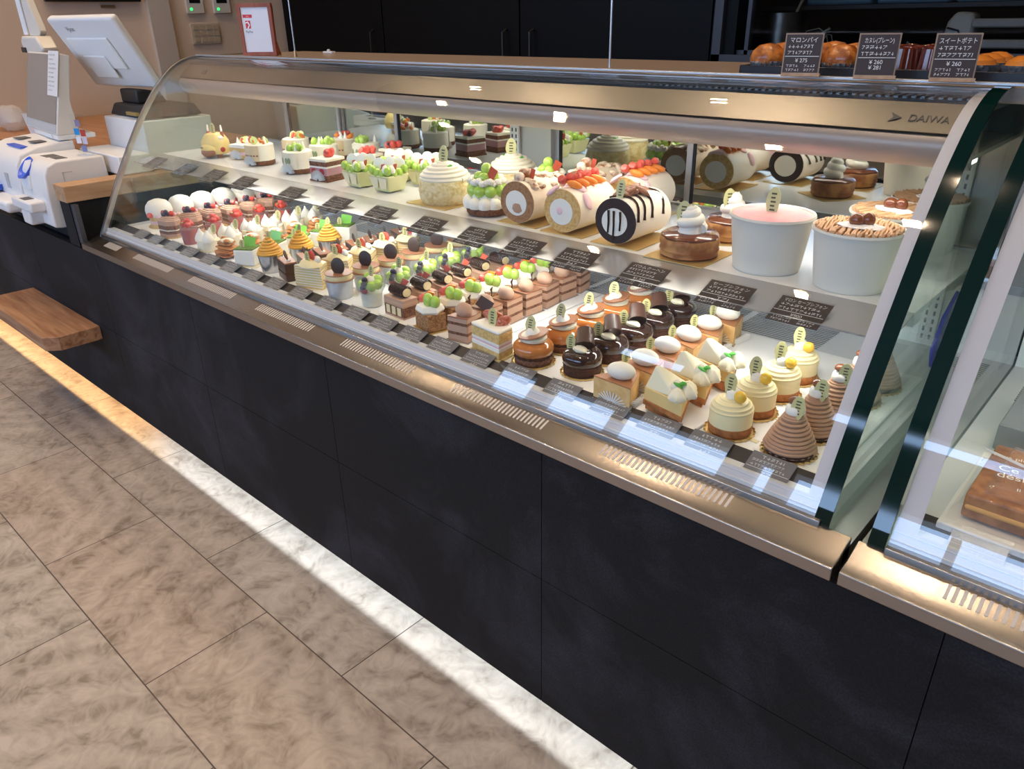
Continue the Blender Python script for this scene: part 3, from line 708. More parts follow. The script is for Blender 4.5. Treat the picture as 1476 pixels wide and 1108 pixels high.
def k_fig():
    t = root('fig_shortcake_slice', '')
    P = [(-.030, -.018), (.030, -.030), (.030, .004), (-.016, .028)]
    m = MB()
    for a, b, i in ((.003, .014, 0), (.014, .020, 1), (.020, .024, 2), (.024, .028, 1), (.028, .042, 0)): m.prism([(x*(1 if i < 2 else .98), y*(1 if i < 2 else .98)) for x, y in P], a, b, i)
    m.build('sponge_and_cream_layers', [SPONGE, CREAM, PINKC], t, .0008)
    MB().prism([(x*1.02, y*1.02) for x, y in P], .042, .049).build('cream_top', CREAM, t, .003)
    FIG = mat('red_fig_flesh', 'a8483c', .3, c2='d98a6a', ns=300, coat=.4)
    MB().at((-.006, .006, .056), (.3, .2, .4)).ell((0, 0, 0), (.017, .007, .010)).build('fig_quarter', FIG, t)
    MB().at((.018, -.002, .055), (.2, -.3, 1.0)).ell((0, 0, 0), (.013, .006, .009)).build('fig_quarter', FIG, t)
    pick(t, (.006, -.013, .048), .0, 1.0, -.1)
    MB().prism([(-.034, -.021), (.033, -.034), (.034, .008), (-.018, .032)], 0, .003).build('paper_base', mat('gold_lace_paper', 'e0c98e', .4, .3), t); return t
def glazed(name, glz, base, cat='cake'):
    t = root(name, '', cat)
    MB().lathe([(.0275, .002), (.0290, .004), (.0290, .014), (.0275, .016)], 32).build('sponge_base', base, t)
    MB().lathe([(.0285, .015), (.0300, .018), (.0285, .021)], 40, flute=.04, nf=17).build('crumb_ring', CRUMB, t)
    MB().lathe([(.0275, .019), (.0305, .024), (.0315, .031), (.0300, .038), (.0250, .0435), (.017, .0455), (0, .0455)], 36).build('glaze_dome', glz, t)
    return t
def k_caramel():
    t = glazed('caramel_glazed_dome', CARAM, DSPONGE)
    MB().lathe([(.015, .044), (.0205, .047), (.021, .052), (.017, .057), (.008, .059), (0, .059)], 26).build('cream_swirl', ICREAM, t)
    o = MB().lathe([(.008, -.0008), (.0215, -.0012), (.0222, 0), (.0215, .0012), (.008, .0008)], 32).build('chocolate_disc', mat('milk_chocolate_disc', '9c6644', .35), t); o.location = (0, 0, .0585); o.scale = (1.08, 1.08, 1.3); o.rotation_euler = (.14, -.2, 0)
    MB().at((-.001, 0, .059), (0, -.1, 0)).lathe([(.0115, 0), (.0105, .005), (.006, .012), (.001, .018)], 18).build('cream_tip', CREAM, t)
    pick(t, (-.002, -.007, .062), .05, 1.1, -.2); paper(t, .0335); return t
def k_chocdome():
    t = glazed('dark_chocolate_glazed_dome', CHOCG, CRUMB)
    o = MB(); o.lathe([(.0150, -.016), (.0125, .016), (.0110, .016), (.0136, -.016), (.0150, -.016)], 24, caps=False)
    o.add([(0, 0, -.0159)], [], 0); q = o.build('chocolate_tube', mat('cocoa_tube', '4d332b', .35), t); q.location = (.0, .006, .064); q.rotation_euler = (-1.0, 0, .6)
    MB().at((.004, -.012, .050)).ell((0, 0, 0), (.012, .008, .006), lump=.25).build('cream_filling', ICREAM, t)
    pick(t, (-.017, -.008, .043), .25, .95, -.1); paper(t, .0335); return t
def k_cheese():
    t = root('cheesecake_slice_with_cream_egg', '')
    P = [(-.030, -.022), (.027, -.030), (.012, .032), (-.003, .034)]
    MB().prism(P, .001, .040).build('cheesecake', mat('baked_cheese', 'e5bf83', .65, c2='dbb070', ns=80), t, .0008)
    MB().prism([(x*1.005, y*1.005) for x, y in P], .040, .0425).build('browned_top', mat('browned_cheese_top', 'a87048', .45), t, .0008)
    MB().at((.002, -.006, .056), (0, 0, .4)).ell((0, 0, 0), (.019, .0145, .0155), n=22, k=14).build('cream_egg', mat('smooth_white_cream', 'f1ecdf', .45), t)
    pick(t, (.002, .006, .066), 1.2, .85, 0)
    m = MB()
    for i in range(12):
        a = -1.3+2.6*i/11; m.at((0, -.0275+.0, .001), (-.02, a, -.13)).box(-.0007, .0010, -.0012, -.0004, .006, .023)
    for i in range(9): m.at((.022, -.018+.005*i, .001), (0, 0, .24)).box(.001, .008, -.0012, .0004, 0, .009)
    m.at(); m.build('striped_film', LACE, t)
    MB().prism([(-.033, -.025), (.030, -.034), (.015, .035), (-.006, .037)], 0, .001).build('paper_base', FOIL, t); return t
def k_pie():
    t = root('cream_tart_wedge', '', 'tart')
    m = MB(); P0 = [(-.032, -.016), (.030, -.030), (.008, .034)]
    m.prism([(-.030, -.013), (.024, -.027), (.006, .028)], .001, .008, 0)
    m.prism(P0, .008, .016, 0)
    m.build('tart_crust', TART, t, .001)
    MB().prism([(x*.97, y*.97) for x, y in P0], .0155, .034).build('custard_filling', CUSTB, t, .001)
    f = MB(); f.add([(-.033, -.014, .030), (.020, -.026, .036), (-.022, -.008, .066), (-.016, -.004, .066), (.026, -.018, .037), (.010, .028, .036), (-.028, -.004, .032)],
                    [(0, 1, 2), (2, 1, 4, 3), (3, 4, 5), (3, 5, 6), (0, 2, 3, 6), (0, 6, 5, 4, 1)], 0, False)
    f.build('folded_cream_sheet', mat('ivory_cream_sheet', 'f0e8c8', .5), t, .003, seg=3)
    r = MB()
    for (x, y, z, s) in ((.018, -.022, .034, 1), (.024, -.008, .036, 1.05), (.012, -.012, .044, .8), (.018, .006, .036, .9)):
        r.lathe([(.010*s, 0), (.0115*s, .004*s), (.0095*s, .009*s), (.005*s, .014*s), (0, .018*s)], 30, flute=.12, nf=6, tw=.5, c=(x, y, z))
    r.build('piped_rosettes', ICREAM, t)
    MB().at((.016, -.018, .053), (0, .3, 0)).ell((0, 0, 0), (.006, .004, .0015), n=8, lump=.4).at((.020, -.014, .055), (.4, 0, 1)).ell((0, 0, 0), (.005, .003, .0015), n=8, lump=.4).build('mint_leaf', MINT, t)
    return t
def k_yellowmb():
    t = root('pale_yellow_piped_dome_tart', '', 'tart')
    MB().lathe([(.0255, .001), (.0285, .004), (.029, .015), (.027, .017)], 32).build('tart_base', TART, t)
    m = MB().lathe([(.0285, .015), (.0285, .036), (.026, .044), (.018, .052), (0, .055)], 32)
    spiral(m, [(.0262, .034), (.0262, .039), (.024, .044), (.0195, .049), (.012, .053), (.004, .056)], 5, .0026, seg=24)
    m.build('piped_dome', mat('pale_yellow_cream', 'efe0ae', .5, sss=.1), t)
    MB().lathe([(.0095, .054), (.010, .058), (.009, .064), (.005, .068), (0, .069)], 16).build('cream_tip', CREAM, t)
    MB().at((.013, -.005, .061), (.1, .2, 0)).ell((0, 0, 0), (.0085, .007, .0095)).build('yellow_chestnut', YCH, t)
    pick(t, (-.003, -.006, .061), .1, 1.05, -.12)
    paper(t, .0335)
    MB().box(.028, .044, -.004, .004, .0, .0010).build('paper_tab', mat('cream_tab', 'dccfa8', .5), t); return t
def k_brownmb():
    t = root('chestnut_cream_cone', '')
    MB().lathe([(.029, .001), (.032, .010), (.030, .012)], 40, flute=.04, nf=18).build('crumb_base', CRUMB, t)
    m = MB().lathe([(.031, .006), (.027, .018), (.019, .040), (.010, .060), (0, .064)], 28)
    spiral(m, [(.0315, .009), (.0285, .019), (.0240, .031), (.0185, .043), (.0125, .056), (.009, .063)], 11, .0029, seg=26)
    m.build('chestnut_cream_spiral', MBC, t)
    MB().lathe([(.0105, .061), (.0125, .066), (.0115, .073), (.006, .078), (0, .079)], 18).build('cream_cap', CREAM, t)
    MB().at((-.001, .0, .081), (.1, .1, 0)).ell((0, 0, 0), (.0095, .008, .0065)).build('candied_chestnut', CHEST, t)
    pick(t, (.007, -.009, .063), .15, 1.05, -.12); paper(t, .0345, fl=.05); return t

ROWS = [ # builder, x, y front, y back, count, z rotation, description, row name, group
 (k_dome, -2.385, .985, 1.34, 6, .15, 'white domed shortcake with a strawberry', 'of the white domes'),
 (k_layer, -2.235, .945, 1.27, 6, .25, 'layered chocolate cake with berries', 'of the layered chocolate row'),
 (k_verrine, -2.115, .945, 1.25, 5, 0, 'red jelly cup topped with strawberries', 'of the red jelly cups'),
 (k_peaks, -2.015, .948, 1.29, 6, .3, 'white peaked cream cake with gold pick', 'of the cream peaks'),
 (k_puff, -1.905, .945, 1.23, 5, .2, 'flaky golden pastry with cream and fruit', 'of the flaky pastries'),
 (k_matcha, -1.798, .945, 1.25, 5, .55, 'white cube cake with green sheet', 'of the white cubes'),
 (k_yellowcup, -1.70, .952, 1.13, 3, 0, 'orange-yellow piped cream in foil cup', 'of the foil cups'),
 (k_block, -1.612, .945, 1.30, 8, -.35, 'dark chocolate block with chocolate fan', 'of the chocolate blocks'),
 (k_crepe, -1.505, .948, 1.24, 5, .1, 'mille crepe slice with strawberry and gold pick', 'of the crepe slices'),
 (k_mousse, -1.400, .945, 1.32, 6, 0, 'cup of pale mousse with dark oval biscuit', 'of the mousse cups'),
 (k_fruitcup, -1.300, .955, 1.27, 5, 0, 'clear cup of green grapes and berries', 'of the fruit cups'),
 (k_log, -1.205, .958, 1.26, 6, -.1, 'layered slice carrying a glossy chocolate log', 'of the log slices'),
 (k_nut, -1.095, .945, 1.29, 7, -.2, 'nut square with green grapes and strawberry', 'of the grape squares'),
 (k_ball, -1.005, .955, 1.33, 7, -.1, 'chocolate slice with pale mousse ball', 'of the mousse ball slices'),
 (k_fig, -.915, .945, .945, 1, 0, 'strawberry-cream layer slice topped with red fig beside the glazed domes', ''),
 (k_caramel, -.828, .955, 1.295, 5, 0, 'orange caramel glazed dome with brown disc', 'of the caramel domes'),
 (k_chocdome, -.733, .975, 1.292, 5, 0, 'dark glazed dome with chocolate tube', 'of the chocolate domes'),
 (k_cheese, -.622, .935, 1.285, 6, -.05, 'cheesecake slice carrying a smooth white cream egg', 'of the cheesecake slices'),
 (k_pie, -.533, .945, 1.095, 3, -.05, 'cream tart wedge with folded sheet and mint', 'of the tart wedges'),
 (k_yellowmb, -.437, .953, 1.193, 4, 0, 'pale yellow piped dome with yellow chestnut', 'of the yellow domes'),
 (k_brownmb, -.345, .953, 1.25, 5, 0, 'brown chestnut cream cone with gold pick', 'of the chestnut cones'),
]
SCL = {k_dome: (1.1, 1.1, 1.0), k_layer: (1.1, 1.0, 1.0), k_verrine: (1.1, 1.1, 1.0), k_peaks: (1.2, 1.1, 1.0), k_puff: (1.2, 1.1, .85), k_matcha: (1.2, 1.1, 1.05),
 k_yellowcup: (1.15, 1.15, 1.05), k_block: (1.2, 1.1, 1.0), k_crepe: (1.25, 1.0, 1.1), k_mousse: (1.2, 1.2, .95), k_fruitcup: (1.2, 1.2, 1.1), k_log: (1.25, 1.15, 1.0), k_nut: (1.3, 1.15, 1.12),
 k_ball: (1.2, 1.0, 1.0), k_fig: (1.3, 1.2, 1.2), k_caramel: (1.2, 1.2, .95), k_chocdome: (1.15, 1.15, 1.0), k_cheese: (1.3, 1.02, .95), k_pie: (1.3, 1.15, 1.2), k_yellowmb: (1.12, 1.12, 1.05), k_brownmb: (1.12, 1.12, 1.0)}
for fn, x, y0, y1, n, rz, desc, row in ROWS:
    proto = fn(); grp = (row[3:] if row else None)
    CH[proto.name] = None; CH.pop(proto.name)
    spare = fn(True) if fn is k_ball else None
    for i in range(n):
        y = y0+(y1-y0)*(i/(n-1) if n > 1 else 0); rnd = random.Random(int(x*1000)+i)
        xx = x+rnd.uniform(-.003, .003)+(.02*(i/(n-1)) if fn is k_brownmb else 0)+(-.014*i/(n-1) if fn is k_ball else 0)
        base = proto if not (spare and i == 1) else spare
        lab = ordl(desc, i, n, row)
        if fn is k_ball and i == 1: lab = 'chocolate slice with mousse ball and leaning plate, second of its row'
        o = place(base, (i > 0 and base is proto), (xx, y, DZ), rz+rnd.uniform(-.12, .12), lab, group=grp); o.scale = SCL[fn]
# ================================================================== whole cakes on the shelf
SZ = .956
ONSHELF = []
WRAP = mat('cream_side_icing', 'f2ecd8', .5); BASKET = mat('woven_brown_base', '8a5a3c', .8, c2='6b4029', ns=300, bump=1, bs=300)
def orange(mb, c, s=.012, rot=(0, 0, 0), m=0):
    mb.at(c, rot).ell((0, 0, 0), (s, s*.45, s*.7), 12); mb.at()
def fruit_top(t, z, w, seed, kinds, n=10, r0=.0075):
    rnd = random.Random(seed); sets = {}
    for i in range(n):
        a = rnd.uniform(0, 2*PI); q = w*math.sqrt(rnd.random()); k = kinds[i % len(kinds)]
        p = (q*math.cos(a), q*math.sin(a), z+rnd.uniform(.004, .010)); mb = sets.setdefault(k, MB())
        if k == 'strawberry': berry(mb, p, r0, rot=(rnd.uniform(-1, 1), rnd.uniform(-1, 1), 0))
        elif k == 'green_grape': mb.ell(p, (r0, r0, r0*1.15))
        elif k == 'orange_slice': mb.at(p, (rnd.uniform(-.6, .6), rnd.uniform(-.6, .6), rnd.uniform(0, 3))).ell((0, 0, 0), (r0*1.4, r0*.5, r0*.8)); mb.at()
        elif k == 'white_peak': mb.lathe([(.006, 0), (.004, .008), (.0004, .018)], 10, c=(p[0], p[1], z))
        elif k == 'blueberry': mb.ell(p, r0*.7)
        elif k == 'lime_slice': mb.at(p, (rnd.uniform(.6, 1.3), rnd.uniform(-.5, .5), rnd.uniform(0, 3))).cyl(r0*1.3, -.0012, .0012, 14); mb.at()
    M_ = {'strawberry': STRAW, 'green_grape': GRAPE, 'orange_slice': ORANG, 'white_peak': CREAM, 'blueberry': BERRY, 'lime_slice': mat('lime_slice', 'c9dd8a', .3)}
    for k, mb in sets.items():
        o = mb.build(k+'_topping', M_[k], t)
def arc_film(t, w, y0, z=.002, h=.024, m=None):
    mb = MB()
    for i in range(17):
        a = -1.35+2.7*i/16; mb.at((0, y0, z), (0, a, 0)).box(-.0009, .0009, -.0008, 0, .004, h)
    mb.at(); return mb.build('film_fringe', m or mat('clear_fringe', 'cdd3d4', .25), t)
def w_animal():
    t = root('animal_face_cake', '', 'whole cake'); Y1 = mat('yellow_cake_coat', 'e6cf86', .55)
    MB().lathe([(.034, .010), (.038, .020), (.036, .042), (.024, .060), (0, .066)], 30).at((0, -.022, .022)).ell((0, 0, 0), (.026, .024, .018), half=True).build('yellow_body', Y1, t)
    MB().at((0, -.030, .016)).ell((0, 0, 0), (.022, .018, .013)).build('brown_muzzle', MCHOC, t)
    m = MB()
    for x in (-.020, .020): m.at((x, -.012, 0)).lathe([(.007, 0), (.0075, .016)], 12)
    m.build('brown_feet', MCHOC, t)
    for x in (-.022, .024):
        MB().lathe([(.003, .050), (.0028, .078), (.0012, .082), (0, .083)], 10, c=(x, .004, 0)).build('candle', mat('white_candle', 'f2efe6', .4), t)
        MB().lathe([(.0055, .046), (.0045, .062), (.0032, .066)], 10, c=(x, .004, 0)).build('candle_wrap', mat('rust_wrap', 'a8553c', .5), t)
        MB().ell((x, -.006, .050), (.010, .009, .007)).build('cream_ear', CREAM, t)
    MB().box(-.012, -.004, -.0445, -.0435, .028, .030).build('eye', CHOC, t)
    MB().ell((.033, -.012, .022), (.006, .008, .007)).build('red_bow', RASP, t)
    pick(t, (.004, -.006, .060), .1, 1.0, 0); return t
def w_fruitbox(kind):
    t = root('fruit_topped_whole_cake', '', 'whole cake')
    if kind == 0:
        m = MB()
        for a, b, i in ((.002, .012, 0), (.012, .020, 1), (.020, .030, 0), (.030, .038, 2)): m.box(-.030, .030, -.032, .032, a, b, i)
        m.build('cake_layers', [SPONGE, PINKC, CREAM], t, .001); w = .022; z = .038
    else:
        MB().lathe([(.0345, .012), (.0355, .030), (.0345, .050), (.030, .052), (0, .052)], 36).build('iced_body', WRAP, t)
        MB().lathe([(.033, .001), (.0345, .004), (.034, .013), (.030, .014)], 40, flute=.02, nf=20).build('basket_base', BASKET, t)
        m = MB(); R = .0372
        for i in range(8):
            a = -2.55+1.7*i/8; b = -2.55+1.7*(i+1)/8
            m.add([(R*math.cos(a), R*math.sin(a), .012), (R*math.cos(b), R*math.sin(b), .012), (R*math.cos(b), R*math.sin(b), .050), (R*math.cos(a), R*math.sin(a), .050)], [(0, 1, 2, 3)])
            if kind == 1: m.add([((R+.0004)*math.cos(a+.03), (R+.0004)*math.sin(a+.03), .024), ((R+.0004)*math.cos(b-.05), (R+.0004)*math.sin(b-.05), .024), ((R+.0004)*math.cos(b-.05), (R+.0004)*math.sin(b-.05), .0275), ((R+.0004)*math.cos(a+.03), (R+.0004)*math.sin(a+.03), .0275)], [(0, 1, 2, 3)], 1)
            elif i in (2, 4, 5): m.at(((R+.0006)*math.cos((a+b)/2), (R+.0006)*math.sin((a+b)/2), .032), (PI/2, 0, (a+b)/2+PI/2), (1, 1.7, 1)).cyl(.0042, -.0003, .0003, 14, 2); m.at()
        m.build('printed_wrap', [mat('tan_wrap' if kind == 1 else 'ivory_wrap', 'e0c9a0' if kind == 1 else 'ebe4cd', .5), mat('brown_print', '8c5a4a', .6), mat('leaf_print', '8c9c78', .6)], t)
        w = .025; z = .052
    arc_film(t, .03, -.0385); return t, z, w
def w_choc():
    t = root('berry_chocolate_whole_cake', '', 'whole cake')
    m = MB()
    for a, b, i in ((.004, .014, 0), (.014, .030, 1), (.030, .034, 2), (.034, .044, 0), (.044, .050, 3)): m.box(-.027, .027, -.030, .030, a, b, i)
    m.build('cake_layers', [DSPONGE, mat('berry_mousse_pink', 'b98a90', .6), CREAM, WRAP], t, .001)
    for x in (-.014, .012): MB().at((x, -.031, .022), (PI/2, 0, 0)).cyl(.0075, -.0006, .0006, 18).build('berry_slice', RASP, t)
    MB().box(-.029, .029, -.032, .032, 0, .004).build('basket_base', BASKET, t)
    arc_film(t, .03, -.034); return t
def w_grapebox():
    t = root('grape_terrine_box', '', 'whole cake')
    b = [(-.030, -.030), (.030, -.030), (.030, .030), (-.030, .030)]
    m = MB(); n = 4
    lo = [(x*.74, y*.74, .002) for x, y in b]; hi = [(x*1.02, y*1.02, .036) for x, y in b]
    m.add(lo+hi, [(3, 2, 1, 0)]+[(i, (i+1) % n, n+(i+1) % n, n+i) for i in range(n)]+[(4, 5, 6, 7)], 0, False)
    m.build('clear_jelly_box', mat('pale_jelly', 'e3e0a6', .15, coat=.4), t, .002)
    m = MB()
    for sx in (-.5, .5): m.add([(-.015+sx*.028*2*.5, -.0312, .032), (.013+sx*.028, -.0312, .032), (.008+sx*.026, -.0290, .010), (-.008+sx*.022, -.0290, .010)], [(0, 1, 2, 3)], 0, False)
    m.build('pale_panel', mat('pale_panel', 'ece2bd', .5), t)
    g = MB()
    for i in range(4):
        for j in range(4): g.ell((-.024+.016*i, -.024+.016*j, .040+(.006 if (i+j) % 3 == 0 else 0)), (.0085, .0085, .0095))
    g.build('green_grapes', GRAPE, t)
    for i, (x, y) in enumerate(((-.018, -.010), (.008, -.006), (-.010, .014), (.016, .016))):
        d = MB().lathe([(0, 0)]+[(.0145*math.sin(a), .0145-.0145*math.cos(a)) for a in [PI*k/9 for k in range(1, 9)]]+[(0, .029)], 22).build('white_chocolate_disc', mat('white_chocolate_disc', 'f3f0e2', .35), t)
        d.scale = (1, .08, 1); d.location = (x, y, .040); d.rotation_euler = (-.15, 0, .4)
    for x, y in ((.004, -.020), (.022, -.002), (-.02, .004)):
        o = MB().prismy([(-.006, 0), (.003, -.003), (.008, .014), (-.002, .012)], -.0006, .0006).build('red_chocolate_flake', ORPICK, t); o.location = (x, y, .046)
    m = MB()
    for x, y in ((.014, -.022), (.026, -.014)): m.lathe([(.007, 0), (.0075, .006), (.004, .014), (0, .016)], 14, c=(x, y, .042))
    m.build('cream_drop', CREAM, t); return t
def w_coconut():
    t = root('coconut_crumb_dome_cake', '', 'whole cake')
    MB().box(-.045, .045, -.045, .045, 0, .0015).build('gold_board', GOLD, t)
    MB().lathe([(.036, .0015), (.0405, .008), (.0425, .022), (.0410, .036), (.0385, .042), (.030, .044)], 40).build('crumbed_side', COCO, t)
    m = MB().lathe([(.0385, .041), (.0400, .044), (.034, .053), (.022, .062), (.010, .068), (0, .069)], 40)
    spiral(m, [(.0385, .044), (.034, .052), (.026, .0595), (.016, .0655), (.006, .069)], 5, .0032, seg=32)
    m.build('swirled_cream', mat('ivory_swirl', 'eee6d2', .5), t)
    pick(t, (-.002, 0, .064), .1, 1.15, -.1)
    for x, y, r in ((.016, -.004, .4), (-.018, .004, -.6)): MB().at((x, y, .066), (.5, r, r)).ell((0, 0, 0), (.006, .004, .0012), 10).build('mint_leaf', MINT, t)
    return t
def w_tier():
    t = root('tiered_grape_cake', '', 'whole cake')
    MB().lathe([(.029, .001), (.0315, .004), (.0325, .014), (.029, .016)], 40, flute=.02, nf=22).build('basket_base', BASKET, t)
    m = MB()
    for i in range(12): a = 2*PI*i/12; m.lathe([(.009, 0), (.0105, .005), (.0095, .012), (.005, .017), (0, .018)], 14, c=(.0275*math.cos(a), .0275*math.sin(a), .013))
    m.cyl(.026, .014, .036); m.build('piped_cream_ring', CREAM, t)
    g = MB()
    for i in range(9): a = 2*PI*i/9; g.ell((.022*math.cos(a), .022*math.sin(a), .040), (.0095, .0095, .0105))
    g.build('grape_ring', GRAPE, t)
    m = MB()
    for i in range(26):
        a = 2*PI*i/26; rr = .0225+.002*(i % 2); m.ell((rr*math.cos(a), rr*math.sin(a), .0525+.002*(i % 3)), .0052, 8, lump=.3)
    m.cyl(.022, .046, .054); m.build('ruffled_cream', CREAM, t)
    g = MB()
    for i in range(5): a = 2*PI*i/5; g.ell((.011*math.cos(a), .011*math.sin(a), .060), (.0085, .0085, .009))
    g.ell((0, 0, .073), (.0085, .0085, .0095)); g.build('top_grapes', GRAPE, t)
    o = MB().prismy([(-.007, 0), (.004, -.004), (.012, .010), (.001, .018)], -.0007, .0007).build('red_chocolate_flake', ORPICK, t); o.location = (.014, -.008, .062); o.rotation_euler = (0, 0, .2)
    return t
def rolled(name, skin, coat, L=.105, R=.0385):
    """swiss roll lying along y, cut face towards the customer"""
    t = root(name, '', 'roll cake')
    MB().box(-R-.006, R+.006, -.004, L+.006, 0, .0015).build('gold_board', GOLD, t)
    n = 30
    circ = [(R*math.cos(a)*1.0, R+.0015+R*.94*math.sin(a)) for a in [2*PI*i/n for i in range(n)]]
    m = MB().prismy(circ, .0012, L, 0, smooth=True); m.build('outer_coat', coat, t)
    m = MB(); c2 = [(x*.985, (z-R)*.985+R) for x, z in circ]; m.prismy(c2, -.0006, .0016, 0)
    c3 = [((x)*.62-.001, (z-R)*.60+R-.001) for x, z in circ]; m.prismy(c3, -.0014, 0, 1)
    pts = [((R*.80-.0012*i)*math.cos(.5+.36*i)*.9, -.0016, R+(R*.80-.0012*i)*math.sin(.5+.36*i)*.88) for i in range(9)]
    m.build('cut_face', [skin, CREAM], t)
    m = MB(); m.prismy(c2, L-.0004, L+.0018, 0); m.prismy(c3, L+.0018, L+.0026, 1); m.build('rear_cut_face', [skin, CREAM], t)
    return t, R, L
def w_coffee():
    t, R, L = rolled('coffee_roll_cake', mat('coffee_sponge', 'a87c58', .8, c2='94683f', ns=200), mat('ivory_coat', 'efe2c8', .6))
    MB().at((.002, -.002, .030)).ell((0, 0, 0), (.010, .0012, .008), lump=.4).build('chestnut_filling', MBC, t)
    m = MB(); TM = mat('toasted_meringue', 'f0e2c8', .6, c2='8c5630', ns=75)
    rnd = random.Random(5)
    for i in range(26):
        a = rnd.uniform(-.9, .9); m.ell((R*math.sin(a)*1.0, rnd.uniform(.006, L-.004), R+R*.92*math.cos(a)+.001), (.010, .008, .006), 10, lump=.3)
    m.build('toasted_meringue_top', TM, t)
    MB().ell((-.002, .010, 2*R+.004), (.010, .009, .009)).ell((-.006, .030, 2*R+.008), (.012, .011, .010)).build('meringue_ball', mat('toasted_ball', 'eadcc6', .5, c2='a4663c', ns=60), t)
    o = MB().prismy([(-.006, 0), (.003, -.003), (.008, .014), (-.001, .016)], -.0006, .0006).build('red_chocolate_flake', ORPICK, t); o.location = (.010, .03, 2*R+.002)
    return t
def w_strawroll():
    t, R, L = rolled('strawberry_roll_cake', mat('golden_roll_sponge', 'dcb677', .8, c2='c99c58', ns=200), mat('white_coat', 'f3eadb', .6))
    MB().at((-.004, -.002, .040)).ell((0, 0, 0), (.006, .0012, .006)).build('strawberry_filling', PINKC, t)
    m = MB(); rnd = random.Random(8)
    for i in range(16):
        a = rnd.uniform(-1.1, 1.1); m.at((R*math.sin(a)*1.02, .004+L*i/16, R+R*.96*math.cos(a)+.001), (rnd.uniform(-.3, .3), a, 0)).ell((0, 0, 0), (.015, .009, .0045), 12, lump=.15)
    m.at(); m.build('pink_ruffle', PINKC, t)
    s = MB()
    for i in range(6): berry(s, (-.008+.004*(i % 3), .012+.016*i, 2*R+.010+.002*(i % 2)), .0085, rot=(.9, .4*(i % 2), 0))
    s.build('strawberries', STRAW, t)
    o = MB()
    for i in range(4): o.at((.010, .020+.022*i, 2*R+.004), (.1, .3, .5)).ell((0, 0, 0), (.014, .006, .006))
    o.at(); o.build('orange_slices', ORANG, t); return t
def w_chocroll():
    t, R, L = rolled('chocolate_drip_roll_cake', mat('black_cocoa_sponge', '2e1c18', .7), mat('white_roll_coat', 'f4ecdc', .5))
    m = MB()
    for x, h in ((-.012, .036), (-.002, .046), (.010, .030)): m.tube([(x, -.0022, R+.018), (x+.001, -.0024, R+.018-h*.5), (x, -.0022, R+.018-h)], [.0022, .0018, .0016], 6)
    for y0 in (.012, .030, .052, .085): m.tube([(R*1.02*math.sin(a), y0+.008*math.sin(3*a), R+.0015+R*.965*math.cos(a)) for a in [-.4+1.9*j/10 for j in range(11)]], [.0022]*10+[.0030], 6)
    m.build('chocolate_drips', CHOCG, t)
    MB().at((.004, -.0016, R)).ell((0, 0, 0), (.013, .0006, .012), lump=.1).build('cream_swirl_patch', CREAM, t)
    m = MB(); rnd = random.Random(4)
    for i in range(12): m.at((rnd.uniform(-.012, .016), .016+.05*rnd.random(), 2*R+.003), (rnd.uniform(-.4, .4), rnd.uniform(-.6, .6), rnd.uniform(0, 3))).ell((0, 0, 0), (.014, .010, .005), 10, lump=.3)
    m.at(); m.build('chocolate_ruffle', MCHOC, t)
    pick(t, (.002, .006, 2*R-.002), .0, 1.0, -.2); return t
def w_puffcake():
    t = root('caramelised_pastry_cake', '', 'whole cake')
    MB().box(-.046, .046, -.046, .046, 0, .0015).build('gold_board', GOLD, t)
    m = MB(); P = mat('baked_pastry_side', 'c08a50', .6, c2='8e5228', ns=40, bump=.6, bs=60)
    m.lathe([(.036, .0015), (.0405, .005), (.0395, .009), (.0415, .013), (.040, .018), (.0415, .023), (.0405, .029), (.037, .033), (0, .033)], 40, flute=.012, nf=5)
    m.build('pastry_body', P, t)
    MB().lathe([(.0395, .030), (.0400, .033), (.036, .0365), (0, .037)], 36, flute=.02, nf=7).build('caramel_top', mat('burnt_caramel', '6e3a22', .2, coat=.5), t)
    m = MB().lathe([(.018, .036), (.012, .056), (.004, .066)], 20); spiral(m, [(.0150, .043), (.0105, .055), (.0045, .066), (.0, .071)], 3, [.0085]*1 and .0082, seg=22, n=10)
    m.build('whipped_cream_swirl', CREAM, t)
    pick(t, (-.008, -.010, .048), .2, 1.2, -.1); return t
